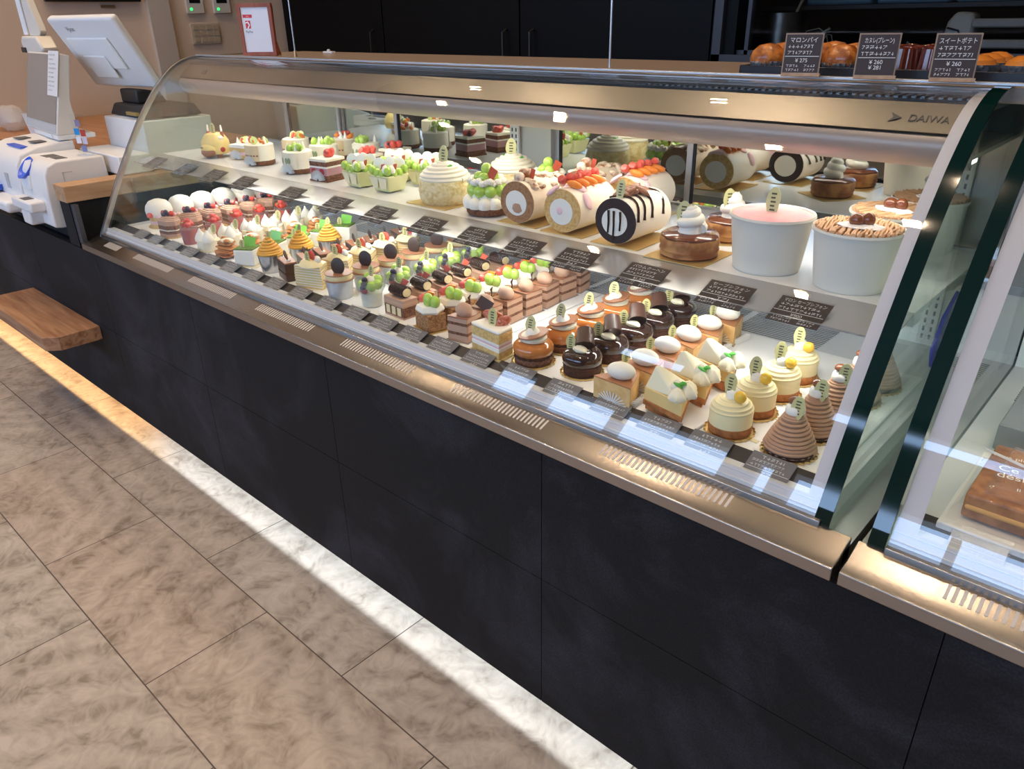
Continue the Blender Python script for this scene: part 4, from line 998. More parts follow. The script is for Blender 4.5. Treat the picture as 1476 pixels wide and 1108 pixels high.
def bucket(kind):
    t = root('paper_bucket_chiffon', '', 'dessert bucket'); h = .078
    MB().lathe([(.0475, .0), (.0505, .002), (.0605, h), (.0625, h+.001), (.0635, h-.002), (.0625, h-.004), (.0600, h-.003), (.0495, .0)], 48, caps=False).cyl(.0485, 0, .003).lathe([(.0590, h-.001), (.0600, h)], 48, caps=False).lathe([(.0590, h-.010), (.0590, h)], 48, caps=False).build('paper_cup', PAPER, t)
    if kind == 'pink':
        MB().lathe([(.0600, h-.002), (.050, h+.002), (.025, h+.004), (0, h+.004)], 40).build('pink_cream_top', mat('strawberry_cream_top', 'eeaeb2', .6, c2='f0bcbc', ns=40), t)
        pick(t, (.002, -.010, h), .1, 1.3, -.15)
    else:
        c = mat('dark_chestnut_top' if kind == 'dark' else 'chestnut_top', 'a98058' if kind == 'dark' else 'd9ad84', .6)
        m = MB().cyl(.0585, h-.010, h-.002, 40)
        rnd = random.Random(9)
        for i in range(26):
            x = -.055+.0044*i; L_ = math.sqrt(max(0, .0575**2-x*x)); a = .35
            pts = [(x+rnd.uniform(-.002, .002), -L_+2*L_*j/6, h+.000+rnd.uniform(0, .0025)) for j in range(7)]
            m.tube(pts, .0021, 6)
        m.build('piped_chestnut_strands', c, t)
        MB().at((.002, -.004, h+.003)).ell((0, 0, 0), (.030, .020, .003), 20, lump=.25).build('powdered_sugar', mat('powdered_sugar', 'f3eff0', .9), t)
        MB().ell((-.004, -.004, h+.010), (.011, .010, .009)).ell((.010, .002, h+.010), (.010, .009, .010)).build('candied_chestnuts', CHEST, t)
    return t
def put(t, x, y, rz, label, cat=None, group=None, z=SZ):
    t.location = (x, y, z); t.rotation_euler = (0, 0, rz); t['label'] = label
    if cat: t['category'] = cat
    if group: t['group'] = group
    if z == SZ: ONSHELF.append(t)
    return t
put(w_animal(), -2.045, 1.035, .35, 'yellow animal-face cake with two white candles, leftmost on the upper shelf')
def fb(kind, x, y, rz, seed, kinds, label, n=10):
    t, z, w = w_fruitbox(kind); fruit_top(t, z, w, seed, kinds, n); return put(t, x, y, rz, label)
fb(0, -1.955, 1.075, .2, 1, ['orange_slice', 'white_peak', 'strawberry', 'lime_slice'], 'pink-layered cake with orange slices right of the yellow animal cake')
fb(1, -1.835, 1.045, .2, 2, ['orange_slice', 'strawberry', 'lime_slice', 'white_peak', 'orange_slice'], 'fruit cake in tan printed wrap at the front of the shelf')
fb(1, -1.845, 1.160, .2, 3, ['lime_slice', 'orange_slice', 'strawberry', 'white_peak'], 'fruit cake directly behind the tan wrapped fruit cake')
fb(1, -1.735, 1.235, .2, 12, ['orange_slice', 'strawberry', 'white_peak'], 'fruit cake at the back of the shelf behind the grape cakes')
fb(2, -1.655, 1.040, .2, 4, ['green_grape', 'green_grape', 'green_grape', 'white_peak'], 'green grape cake with leaf-print wrap at the front of the shelf', 13)
fb(2, -1.690, 1.140, .2, 5, ['green_grape', 'green_grape', 'white_peak'], 'white green-grape cake behind the leaf-print grape cake', 12)
fb(2, -1.625, 1.225, .2, 6, ['green_grape', 'green_grape', 'white_peak'], 'rear green-grape cake behind the strawberry chocolate cakes', 12)
for i, (x, y, s) in enumerate(((-1.520, 1.030, 7), (-1.485, 1.115, 8), (-1.500, 1.215, 9))):
    t = w_choc(); fruit_top(t, .050, .018, s, ['strawberry', 'strawberry', 'strawberry', 'strawberry', 'blueberry'], 11 if i else 6, .009)
    put(t, x, y, .15, ['pink and brown layered cake with strawberries at the front of the shelf', 'strawberry-heaped cake behind the pink and brown layered one', 'rearmost strawberry-heaped cake on the shelf'][i])
for i, (x, y) in enumerate(((-1.395, 1.030), (-1.305, 1.035), (-1.375, 1.120), (-1.290, 1.128))):
    put(w_grapebox(), x, y, -.05+.1*(i % 2), ['grape box with white discs, front left of the four', 'grape box with white discs, front right beside the coconut dome', 'grape box with white discs, rear left of the four', 'grape box with white discs, rear right of the four'][i], group='grape terrine boxes')
put(w_coconut(), -1.130, 1.035, 0, 'coconut crumb dome cake with cream swirl at the shelf front').scale = (1.25, 1.25, 1.12)
put(w_coconut(), -1.085, 1.185, .4, 'coconut crumb dome cake behind the tiered grape cake').scale = (1.25, 1.25, 1.12)
put(w_tier(), -.997, 1.018, .1, 'tiered cake of green grapes and white cream with red flake').scale = (1.25, 1.25, 1.12)
put(w_tier(), -.960, 1.150, .5, 'rear tiered grape cake half hidden behind the coffee roll').scale = (1.15, 1.15, 1.08)
put(w_coffee(), -.893, .985, .02, 'coffee roll cake with toasted meringue at the shelf front')
put(w_coffee(), -.870, 1.130, -.02, 'coffee roll cake with toasted meringue behind the front one')
put(w_strawroll(), -.790, .983, .02, 'strawberry roll cake with pink ruffle at the shelf front')
put(w_strawroll(), -.766, 1.128, -.02, 'strawberry roll cake behind the front strawberry roll')
put(w_chocroll(), -.680, .980, .02, 'white roll cake with dark chocolate drips')
put(w_puffcake(), -.563, 1.010, 0, 'round caramelised pastry with whipped cream at the shelf front').scale = (1.08, 1.08, 1.0)
put(w_puffcake(), -.560, 1.135, .6, 'round caramelised pastry with whipped cream behind the front one')
put(bucket('pink'), -.447, 1.028, 0, 'white paper bucket with pink cream top and gold pick').scale = (.93, .93, 1.0)
put(bucket('m'), -.326, 1.022, .2, 'white paper bucket of chestnut cream with two chestnuts, frontmost').scale = (.91, .91, 1.0)
put(bucket('m'), -.322, 1.142, -.4, 'white paper bucket of chestnut cream behind the frontmost one').scale = (.91, .91, 1.0)
put(bucket('dark'), -.308, 1.262, .9, 'rear white paper bucket with darker chestnut strands near the side glass').scale = (.85, .85, 1.0)

# ================================================================== price cards
def scribble(mb, x0, x1, z, h, y, rnd, m=0):
    x = x0
    while x < x1-.001:
        w = rnd.uniform(.6, 1.1)*h
        k = rnd.randrange(4); a = x; b = min(x+w, x1); t_ = h*.13
        if k in (0, 1, 3): mb.box(a, b, y-.0002, y, z+h*.8, z+h*.8+t_)
        if k in (0, 2): mb.box((a+b)/2, (a+b)/2+t_, y-.0002, y, z, z+h*.9)
        if k in (1, 3): mb.add([(b-t_, y-.0001, z+h*.8), (b, y-.0001, z+h*.8), (a+t_, y-.0001, z), (a, y-.0001, z)], [(0, 1, 2, 3)], 0, False)
        if k in (2, 3): mb.box(a, b, y-.0002, y, z+h*.3, z+h*.3+t_)
        x = b+h*.28
def card(w, h, title, price, seed, m_card=BOARD, holder=True, rows=3, line=True, name='price_card'):
    """chalk-written card standing in the local xz plane, base at z=0, reading towards -y"""
    t = root(name, '', 'price card')
    if holder: MB().box(-w/2-.002, w/2+.002, -.0018, -.0010, -.001, h+.002).box(-w/2-.002, w/2+.002, .0006, .010, -.002, -.001).build('clear_holder', ACR, t)
    MB().box(-w/2, w/2, 0, .0006, 0, h).build('card', m_card, t)
    rnd = random.Random(seed); mb = MB(); y = -.0001
    zt = h*.80
    if line: mb.box(-w*.48, w*.48, y-.0002, y, h*.42, h*.435)
    n0 = 2
    for i in range(n0): scribble(mb, -w*.42, w*rnd.uniform(.25, .42), h*(.64-.16*i), h*.095, y, rnd)
    if rows > 2:
        for i in range(2): scribble(mb, -w*.42, -w*.05, h*(.13-.11*i)+.0006, h*.07, y, rnd); scribble(mb, w*.1, w*.4, h*(.13-.11*i)+.0006, h*.07, y, rnd)
    if not title: scribble(mb, -w*.25, w*.25, zt, h*.12, y, rnd)
    if not price: scribble(mb, -w*.1, w*.15, h*.25, h*.12, y, rnd)
    mb.build('writing', CHALK, t)
    if title: text(title, h*.155, CHALK, t, (0, y-.0002, zt), (PI/2, 0, 0), 'title', align='CENTER', sx=min(1, w*.9/(len(title)*h*.155)))
    if price: text(price, h*.145, CHALK, t, (0, y-.0002, h*.27), (PI/2, 0, 0), 'price', align='CENTER')
    return t
shelf = [(-2.125, ''), (-1.955, ''), (-1.810, ''), (-1.672, ''), (-1.474, ''), (-1.310, ''), (-1.172, ''), (-1.032, ''), (-.910, ''), (-.800, ''), (-.694, ''), (-.570, 'バウムクーヘン'), (-.440, 'セーブシフォン'), (-.338, 'マロン セーブシフォン')]
under = ['at the far left end of the shelf rail', 'below the pink-layered cake', 'below the tan wrapped fruit cake', 'below the leaf-print grape cake', 'below the layered strawberry cake', 'below the grape boxes', 'below the coconut dome cake', 'below the tiered grape cake', 'below the coffee roll', 'below the strawberry roll', 'below the chocolate drip roll', 'below the round caramelised pastry', 'below the pink bucket', 'below the front chestnut bucket']
for i, (x, ti) in enumerate(shelf):
    t = card(.066, .050, ti, ['', '¥1,345'][i == 11] if i < 12 else ('¥900' if i == 13 else ''), 20+i, name='shelf_price_card')
    t.location = (x, .872, .9415); t.rotation_euler = (-math.radians(69), 0, 0); t['label'] = 'chalk-written dark price card '+under[i]; t['group'] = 'price cards on the shelf rail'; ONSHELF.append(t)
# the shelf stands 1.125 times as far from the viewpoint's foot as first measured: bring its load to true place and size
EYE = Vector((0, 0, 1.2873))
for t in ONSHELF:
    t.location = EYE+(t.location-EYE)*1.125; t.scale = t.scale*1.125
low = [-2.33, -2.235, -2.13, -2.03, -1.92, -1.81, -1.70, -1.60, -1.495, -1.385, -1.285, -1.19, -1.10, -1.01, -.915, -.815, -.715, -.615, -.525, -.44, -.345]
names = ['white domes', 'layered chocolate cakes', 'red jelly cups', 'peaked cream cakes', 'flaky pastries', 'white cubes', 'foil cups', 'chocolate blocks', 'crepe slices', 'mousse cups', 'fruit cups', 'log slices', 'grape squares', 'mousse ball slices', 'fig shortcake', 'caramel domes', 'chocolate domes', 'cheesecake slices', 'tart wedges', 'yellow domes', 'chestnut cones']
for i, x in enumerate(low):
    t = card(.064, .048, '', '', 60+i, mat('reflection_grey_card', '726f73', .5), name='deck_price_card')  # card grey lightened in place of the reflection on the holder
    t.location = (x, .8685, .7085); t.rotation_euler = (-math.radians(66), 0, 0); t['label'] = 'small dark price card in clear holder in front of the '+names[i]; t['group'] = 'price cards along the deck front'
# menu cards standing on the case top
for i, (x, ti, pr, nm) in enumerate(((-.528, 'マロンパイ', '¥ 275', 'marron pie'), (-.416, 'カヌレ(プレーン)', '¥ 260\n¥ 281', 'canelé'), (-.312, 'スイートポテト', '¥ 260', 'sweet potato'))):
    t = card(.052, .054, ti, pr, 90+i, holder=False, rows=3 if i != 1 else 2, name='menu_card')
    fr = MB(); fr.box(-.028, .028, .0015, .003, -.001, .056); fr.build('wooden_back', mat('card_frame', 'a08468', .5), t)
    MB().box(-.027, .030, -.006, .012, -.006, -.001).build('stand_foot', OWOOD, t)
    t.location = (x, 1.243, 1.1995+.0005+.0025); t.rotation_euler = (-.10, 0, .28); t['label'] = ['left', 'middle', 'right'][i]+' of three chalk-written menu cards on the case top'; t['group'] = 'menu cards on the case top'
# ================================================================== second case contents
t = root('serving_board', 'white board under the bagged pastry in the right-hand case', 'board')
MB().box(-.134, .16, .902, 1.12, .7145, .727).build('board', mat('white_board', 'e9e6e2', .4), t, .002)
t = root('bagged_pastry', 'large brown pastry in a clear printed bag in the right-hand case', 'pastry')
cr = mat('dark_baked_crust', 'b67c50', .5, c2='8f5a38', ns=45, bump=.9, bs=70, coat=.25)
MB().box(-.116, .13, .926, 1.08, .730, .764, 0).box(-.114, .128, .924, 1.078, .742, .750, 1).build('pastry', [cr, mat('pale_crumb', 'd9a566', .8)], t, .013, seg=4)
BAG = glass('bag_film', (.97, .97, .97), 1.35, haze=.05)
m = MB(); rnd = random.Random(2); nx, ny = 16, 12; vs = []
for j in range(ny+1):
    for i in range(nx+1):
        e = min(i, nx-i, j, ny-j); vs.append((-.129+.282*i/nx, .914+.185*j/ny, .7285+(.042 if e > 1 else .020*e)+rnd.uniform(0, .004)*(1 if e else 0)))
m.add(vs, [(j*(nx+1)+i, j*(nx+1)+i+1, (j+1)*(nx+1)+i+1, (j+1)*(nx+1)+i) for j in range(ny) for i in range(nx)])
m.build('clear_bag', BAG, t)
PW = mat('white_bag_print', 'f4f1ec', .5)
text('Ce qui compte\ndésir daisir', .019, PW, t, (-.098, .985, .7765), (0, 0, .12), 'bag_print')
text("Tous plus de\n", .011, PW, t, (-.112, 1.018, .7765), (0, 0, .12), 'bag_print')
text("Il nous faut", .010, PW, t, (-.070, .945, .7765), (0, 0, .12), 'bag_print')
m = MB()
for k in range(3): m.tube([(-.125+.004*k, 1.035-.004*k, .775), (.0+.01*k, .985-.006*k, .778), (.13, .93-.006*k, .778)], .0006, 5)
m.build('bag_fold_line', mat('white_fold', 'f2f2f2', .3), t)
t = root('display_riser', 'grey metal riser behind the pastry board in the right-hand case', 'stand')
MB().box(-.13, .6, 1.16, 1.33, .7145, .755).build('riser', mat('riser_grey', '9a9c9c', .35, .4), t, .002)
for i, (x) in enumerate((-.085, .01)):
    t = card(.060, .045, '', '', 130+i, mat('pale_print_card', 'c9c6c6', .5), name='deck_price_card')
    t.location = (x, .8685, .7085); t.rotation_euler = (-math.radians(66), 0, 0); t['label'] = ['pale price card in front of the bagged pastry, nearer the case gap', 'pale price card in front of the bagged pastry, nearer the frame edge'][i]; t['group'] = 'pale price cards in the right-hand case'
t = root('blue_pouch', 'crumpled translucent blue pouch behind the right side glass of the long case', 'pouch')
m = MB(); m.prismx([(1.255, .80), (1.282, .850), (1.338, .880), (1.342, .825), (1.320, .78), (1.275, .765)], -.2595, -.2535); m.build('pouch', mat('blue_film', '2a36c8', .15, coat=.6), t, .002)

# ================================================================== pastries on the case top
TZ = 1.1905
TRB = mat('black_tray', '15151a', .35)
tops = [('pie tray', -.665, -.470, 'black tray of golden pies behind the left menu card'), ('tray', -.463, -.345, 'black tray of canelés behind the middle menu card'), ('tray', -.338, -.215, 'black tray of sweet potato cakes behind the right menu card')]
for n_, a, b, lab in tops:
    t = root('black_tray', lab, 'tray'); MB().box(a, b, 1.312, 1.55, TZ, TZ+.004).box(a, b, 1.312, 1.316, TZ+.004, TZ+.016).box(a, a+.003, 1.316, 1.55, TZ+.004, TZ+.016).box(b-.003, b, 1.316, 1.55, TZ+.004, TZ+.016).build('tray', TRB, t, .001)
GOLDP = mat('golden_pie_crust', 'c97a32', .35, c2='8a4418', ns=60, bump=.7, bs=120, coat=.4)
def pie():
    t = root('golden_chestnut_pie', '', 'pastry')
    MB().lathe([(.020, .002), (.028, .014), (.029, .018)], 40, flute=.05, nf=20, caps=True).build('foil_liner', FOIL, t)
    MB().lathe([(.027, .014), (.030, .022), (.026, .034), (.016, .043), (0, .046)], 28, flute=.04, nf=5).build('crust', GOLDP, t); return t
def canele():
    t = root('canele', '', 'pastry')
    MB().lathe([(.0185, 0), (.0185, .004), (.0165, .030), (.0155, .040), (.010, .042), (.005, .038), (0, .038)], 40, flute=.07, nf=10).build('caramelised_body', mat('canele_crust', '5c2413', .18, coat=.5), t); return t
def spotato():
    t = root('sweet_potato_cake', '', 'pastry')
    MB().lathe([(.014, .001), (.024, .014), (.0255, .020)], 40, flute=.07, nf=18).build('silver_foil_cup', FOIL, t)
    MB().at((0, 0, .018)).lathe([(.0235, 0), (.021, .008), (.010, .014), (0, .015)], 24).build('orange_filling', mat('glazed_sweet_potato', 'd98532', .25, coat=.5), t); return t
def grid(fn, xs_, ys_, lab, group, z=TZ+.004):
    p = fn(); k = 0; rws = ['front', 'second', 'third', 'rear']
    for j, y in enumerate(ys_):
        for i, x in enumerate(xs_):
            c = ['left', 'right'] if len(xs_) == 2 else ['left', 'middle', 'right']
            place(p, k > 0, (x, y, z), .3*k, f"{lab}, {c[i]} one in the {rws[j] if j < len(ys_)-1 else 'rear'} row", group=group); k += 1
grid(pie, (-.63, -.568, -.505), (1.345, 1.409, 1.473), 'golden chestnut pie in silver liner on a tray', 'golden pies on the case top')
grid(canele, (-.440, -.402, -.367), (1.338, 1.380, 1.422, 1.464), 'dark fluted canelé on the middle black tray', 'canelés on the case top')
grid(spotato, (-.305, -.248), (1.345, 1.401, 1.457), 'orange sweet potato cake in foil cup', 'sweet potato cakes on the case top')
t = root('card_terminal', 'small white rounded device on the case top left of the menu cards', 'device')
MB().at((-.655, 1.60-.02, TZ), (0, 0, .2)).prismy([(-.03, 0), (.03, 0), (.03, .024), (-.018, .024), (-.03, .014)], -.012, .012).build('body', WHITEP, t, .003)

# ================================================================== frame, acrylic screens
t = root('payment_sign_frame', 'reddish wooden frame with white payment sign standing on the case top', 'picture frame')
m = MB(); w, h, b = .055, .148, .011
m.box(-w, w, -.007, .007, 0, b).box(-w, w, -.007, .007, h-b, h).box(-w, -w+b, -.007, .007, b, h-b).box(w-b, w, -.007, .007, b, h-b); m.build('frame', REDWOOD, t, .001)
MB().box(-w+b, w-b, -.003, .003, b, h-b).build('paper', mat('white_sheet', 'efeef2', .4), t)
MB().add([(w-.02, .007, .004), (w-.012, .007, .09), (w-.012, .06, 0), (w-.03, .06, 0)], [(0, 1, 2), (0, 2, 3), (1, 2, 3)], 0, False).build('easel_leg', REDWOOD, t)
RED = mat('sign_red', 'e0323a', .5)
MB().box(-.040, -.010, -.0034, -.003, .108, .117).build('red_banner', RED, t)
text('PayPay', .0035, mat('sign_white', 'ffffff', .5), t, (-.025, -.0037, .1110), (PI/2, 0, 0), 'banner_text', align='CENTER')
m = MB(); m.box(-.034, -.018, -.0034, -.003, .078, .100, 0); m.add([(-.034, -.0036, .092), (-.028, -.0036, .094), (-.024, -.0036, .088), (-.030, -.0036, .078), (-.026, -.0036, .078), (-.020, -.0036, .088), (-.025, -.0036, .098), (-.034, -.0036, .095)], [(0, 1, 2, 3, 4, 5, 6, 7)], 1, False)
m.build('logo', [RED, mat('sign_white', 'ffffff', .5)], t)
text('PayPay', .0085, mat('sign_grey', '55555a', .5), t, (-.025, -.0034, .066), (PI/2, 0, 0), 'logo_text', align='CENTER')
t.location = (-2.335, 1.385, 1.1905); t.rotation_euler = (.0, 0, .62)
for i, (x, y, lab) in enumerate(((-2.165, 1.40, 'thin upright steel rod with brass foot beside the wooden frame'), (-.985, 1.375, 'thin upright steel rod on the case top left of the menu cards'))):
    t = root('steel_rod', lab, 'rod')
    MB().tube([(0, 0, 0), (0, 0, .02), (0, 0, .62)], .0022, 8).build('rod', mat('pale_steel_rod', 'c9cdd2', .25, .6), t)
    if i == 0: MB().cyl(.005, 0, .016, 14).build('brass_foot', mat('brass_clip', 'c9a97a', .3, .8), t)
    t.location = (x, y, TZ)
t = root('white_clip', 'small white clip lying on the case top by the black cabinets', 'clip')
MB().box(-2.29, -2.24, 1.585, 1.60, TZ, TZ+.006).box(-2.27, -2.262, 1.588, 1.596, TZ+.006, TZ+.012).build('body', WHITEP, t, .001)

# ================================================================== black cabinets behind
HANDLE = mat('dark_bar_handle', '4a4644', .3, .8)
for i, (a, b_, hx) in enumerate(((-4.56, -3.60, -3.68), (-3.595, -2.60, -2.68), (-2.595, -1.605, -2.51))):
    t = root('tall_black_cabinet', ['tall black cabinet against the beige wall, leftmost of three', 'tall black cabinet in the middle with handle at its right edge', 'tall black cabinet beside the kitchen hatch with handle at its left edge'][i], 'cabinet')
    MB().box(a, b_, 2.92, 3.3, .0, 2.6).build('body', BLACKL, t)
    d = MB().box(a+.002, b_-.002, 2.90, 2.919, .08, 2.58).build('door', BLACKL, t, .001)
    MB().tube([(hx, 2.898, 1.02), (hx, 2.872, 1.03), (hx, 2.872, 1.225), (hx, 2.898, 1.235)], .006, 8).build('handle', HANDLE, d)

# ================================================================== kitchen seen through the hatch
SP = brushed('spun_steel', '9c968e', .3, (30, 30, 1))
t = root('steel_rack', 'steel shelf carrying pots behind the hatch window', 'shelf')
MB().box(-1.9, .9, 3.32, 3.75, 1.10, 1.125).build('shelf_board', STEEL, t)
for x in (-1.88, .86): MB().box(x, x+.03, 3.34, 3.37, 0, 1.10).box(x, x+.03, 3.7, 3.73, 0, 1.10).build('leg', STEEL, t)
t = root('stockpot', 'large steel stockpot behind the hatch window', 'pot')
MB().lathe([(.100, 0), (.104, .004), (.104, .160), (.108, .163), (.101, .163), (.100, .01)], 40).build('pot', SP, t)
MB().tube([(-.107, 0, .11), (-.135, -.02, .112), (-.135, .02, .112), (-.107, .01, .11)], .004, 6).build('handle', SP, t)
t.location = (-1.58, 3.45, 1.125)
t = root('ladle', 'pale ladle handle sticking out of the stockpot', 'ladle')
MB().tube([(-1.535, 3.42, 1.15), (-1.50, 3.42, 1.29), (-1.47, 3.42, 1.36)], .006, 8).build('handle', mat('pale_wood', 'b8a98c', .5), t)
t = root('mixing_bowl', 'shallow dark mixing bowl right of the stockpot', 'bowl')
MB().lathe([(.03, 0), (.07, .022), (.098, .046), (.102, .047), (.096, .043), (.03, .004)], 36).build('bowl', mat('dark_steel_bowl', '3c4242', .25, .8), t); t.location = (-1.36, 3.46, 1.125)
t = root('balloon_whisk', 'wire whisk resting across the dark mixing bowl', 'whisk')
m = MB()
for k in range(5):
    q = .010+.012*k; m.tube([(-1.46+.02*k, 3.42, 1.17), (-1.445+.022*k, 3.42, 1.178+.024), (-1.42+.02*k, 3.42, 1.178+.022), (-1.41+.02*k, 3.42, 1.17)], .0022, 6)
m.tube([(-1.475, 3.42, 1.17), (-1.45, 3.43, 1.215), (-1.40, 3.43, 1.225), (-1.365, 3.43, 1.205)], .0022, 6)
m.build('wires', mat('pale_wire', 'c9c8bc', .3, .5), t)
MB().tube([(-1.41, 3.42, 1.185), (-1.35, 3.42, 1.225)], .005, 8).build('handle', mat('pale_handle', 'b9bda0', .4), t)
t = root('cutting_board', 'pale cutting board at the left of the hatch window', 'board'); MB().box(-1.80, -1.65, 3.325, 3.345, 1.125, 1.150).build('board', mat('pale_board', 'a9a896', .5), t, .003)
t = root('stand_mixer', 'white rounded machine at the right of the hatch window', 'mixer')
MB().prismy([(-.05, 0), (.045, 0), (.06, .10), (.05, .15), (-.01, .155), (-.035, .12)], -.05, .05).build('housing', mat('mixer_white', 'b4b2aa', .4), t, .012)
MB().box(.05, .30, -.06, .06, .10, .13).box(.06, .40, -.05, .05, .03, .06).build('arm', mat('mixer_grey', '9a9994', .4), t, .006)
MB().tube([(-.03, -.055, .10), (.01, -.056, .09), (.03, -.056, .05)], .004, 6).build('cable', BLACKP, t)
t.location = (-.88, 3.48, 1.125)
TEALB = mat('pale_blue_crate', '6d8fa0', .4)
for i in range(4):
    t = root('storage_crate', 'pale blue crate on the upper shelf behind the hatch, '+['leftmost of four', 'second of four from the left', 'third of four from the left', 'rightmost of four'][i], 'crate', ); t['group'] = 'blue crates behind the hatch'
    x = -1.50+.29*i; MB().box(x, x+.27, 3.50, 3.72, 1.312, 1.46).build('crate', TEALB, t, .01)
t = root('upper_shelf', 'dark shelf under the blue crates behind the hatch', 'shelf'); MB().box(-1.9, .9, 3.46, 3.75, 1.295, 1.310).build('shelf_board', mat('dark_shelf', '2c2c30', .5), t)
for x in (-1.88, .86): MB().box(x, x+.02, 3.55, 3.57, 1.125, 1.295).build('post', DFRAME, t)
for i in range(6):
    t = root('green_bottle', 'small green bottle behind the hatch, '+['leftmost', 'second', 'third', 'fourth', 'fifth', 'rightmost'][i]+' of six in a line', 'bottle'); t['group'] = 'green bottles behind the hatch'
    MB().lathe([(.011, 0), (.011, .035), (.005, .045), (.005, .055)], 12).build('glass_bottle', mat('green_bottle_glass', '2f5a44', .1, coat=.5), t); t.location = (-1.16+.028*i, 3.35+.01*(i % 2), 1.125)

# ================================================================== payment equipment on the cash desk
BLUE = mat('blue_plastic', '3a62d8', .35); STK = mat('grey_sticker', '5c5a58', .6); STW = mat('white_sticker', 'e8e8e8', .6)
def changer():
    t = root('coin_changer', 'white coin unit of the cash machine with blue scoop, nearest the glass case', 'cash machine')
    P = [(.985, .7005), (.975, .905), (.83, .905), (.800, .892), (.786, .865), (.780, .80), (.778, .705), (.80, .7005)]
    MB().prismx(P, -2.925, -2.695).build('housing', WHITEP, t, .006, seg=3)
    MB().at((-2.86, .795, .868), (.9, 0, 0)).lathe([(.012, -.004), (.034, .0), (.040, .012), (.037, .012), (.03, .002), (0, -.001)], 28).build('blue_scoop', BLUE, t)
    MB().at((-2.86, .782, .835), (-.1, 0, 0)).prismy([(-.038, -.02), (.038, -.025), (.040, .020), (.012, .012), (-.002, .004), (-.014, .014), (-.040, .024)], -.006, .004).build('scoop_lip', WHITE, t, .002)
    MB().box(-2.915, -2.735, .735, .782, .752, .785).box(-2.86, -2.79, .74, .80, .705, .752).build('coin_tray', WHITEP, t, .006)
    for q in ((-2.85, -2.80, .742, .77, .785, .786), (-2.86, -2.80, .84, .88, .905, .906), (-2.79, -2.735, .845, .88, .905, .906)): MB().box(*q).build('sticker', STK, t)
    MB().box(-2.6955, -2.694, .84, .842, .78, .87).box(-2.6955, -2.694, .84, .87, .868, .870).build('panel_line', GREY, t)
changer()
def bills():
    t = root('bill_changer', 'white banknote unit of the cash machine with blue slot, at the left frame edge', 'cash machine')
    P = [(.985, .7005), (.975, .935), (.86, .925), (.80, .905), (.78, .87), (.776, .80), (.78, .705), (.80, .7005)]
    MB().prismx(P, -3.26, -2.930).build('housing', WHITEP, t, .006, seg=3)
    MB().box(-3.13, -2.99, .826, .850, .918, .922).build('blue_slot', BLUE, t)
    for q in (-3.20, -3.05): MB().box(q, q+.06, .87, .91, .930, .932).build('sticker', STK, t)
    MB().box(-3.25, -2.935, .72, .785, .725, .765).build('note_tray', WHITEP, t, .012, seg=3)
    MB().at((-3.17, .755, .772)).lathe([(.0, .0), (.04, .0), (.048, .02), (.044, .02), (.036, .004), (0, .003)], 28).build('blue_dish', BLUE, t)
    MB().box(-3.06, -3.03, .774, .779, .79, .84).build('side_slot', GREY, t)
bills()
def custdisp():
    t = root('customer_display', 'upright grey payment screen with white sheet taped to its corner', 'screen')
    MB().box(-.10, .20, .0, .12, 0, .016).build('foot', WHITEP, t, .003)
    Q = Matrix.Rotation(-.27, 4, 'X')
    def up(mb): mb.T = Matrix.Translation((0, .0, .016)) @ Q; return mb
    up(MB()).prismx([(.0, .0), (.0, .262), (.030, .262), (.036, .12), (.070, .02), (.07, .02)], -.20, .20).build('housing', CREAMP, t, .003)
    up(MB()).box(-.192, .185, -.002, 0, .034, .256).build('screen', mat('grey_screen', '8f8a84', .18), t)
    up(MB()).box(-.192, .185, -.0015, 0, .006, .033).build('chin', GREY, t)
    o = up(MB()).box(.085, .205, -.004, -.0026, .125, .268).build('taped_sheet', mat('paper_sheet', 'dcdad8', .6), t)
    m = up(MB()); rnd = random.Random(44)
    for i in range(9): scribble(m, .094, .094+rnd.uniform(.05, .095), .252-.014*i, .005, -.0041, rnd)
    m.build('print', mat('grey_print', '77767c', .6), o)
    MB().box(.06, .14, -.003, -.001, .002, .016).build('label', STW, t)
    t.location = (-3.13, .945, .936); t.rotation_euler = (0, 0, -.08)
custdisp()
t = root('payment_logo_stand', 'small clear acrylic stand with coloured payment logos beside the grey screen', 'sign')
MB().box(-.024, .024, 0, .003, 0, .125).box(-.028, .028, -.012, .018, -.0015, .0015).build('clear_stand', ACR, t)
for (x, z, c, n_) in ((0, .098, '8c7fa0', 'logo_patch'), (-.010, .072, '2c8fd6', 'blue_patch'), (.012, .068, 'b8402c', 'red_patch'), (-.010, .046, 'e9e4ea', 'white_patch'), (.012, .044, 'c9c4d6', 'pale_patch'), (.004, .020, '7b83b0', 'violet_patch')):
    MB().box(x-.009, x+.009, -.0012, -.0003, z-.010, z+.010).build(n_, mat('patch_'+c, c, .4), t)
t.location = (-2.735, .935, .9075); t.rotation_euler = (0, 0, .5)
t = root('receipt_printer', 'white box-shaped printer on the worktop behind the cash machine', 'printer')
MB().box(-2.95, -2.645, 1.10, 1.34, .8455, 1.0).build('housing', WHITEP, t, .004); MB().box(-2.90, -2.70, 1.12, 1.28, 1.0, 1.003).build('lid', GREY, t)
t = root('white_box', 'low white box behind the coin unit beside the oak edge board', 'box')
MB().box(-2.94, -2.62, .990, 1.092, .8455, .905).build('housing', WHITEP, t, .004)
t = root('register_screen', 'large white register screen tilted back, seen from behind', 'screen')
o = MB().box(-.178, .178, -.014, .014, -.125, .125).build('housing', WHITEP, t, .010, seg=3)
MB().box(-.12, .10, .013, .03, -.10, .06).at((0, 0, 0)).build('front_pad', BLACKP, t)
MB().box(-.13, .09, -.022, -.0145, -.05, .06).box(-.10, .02, -.028, -.022, -.08, .0).build('back_hump', WHITE, t, .006)
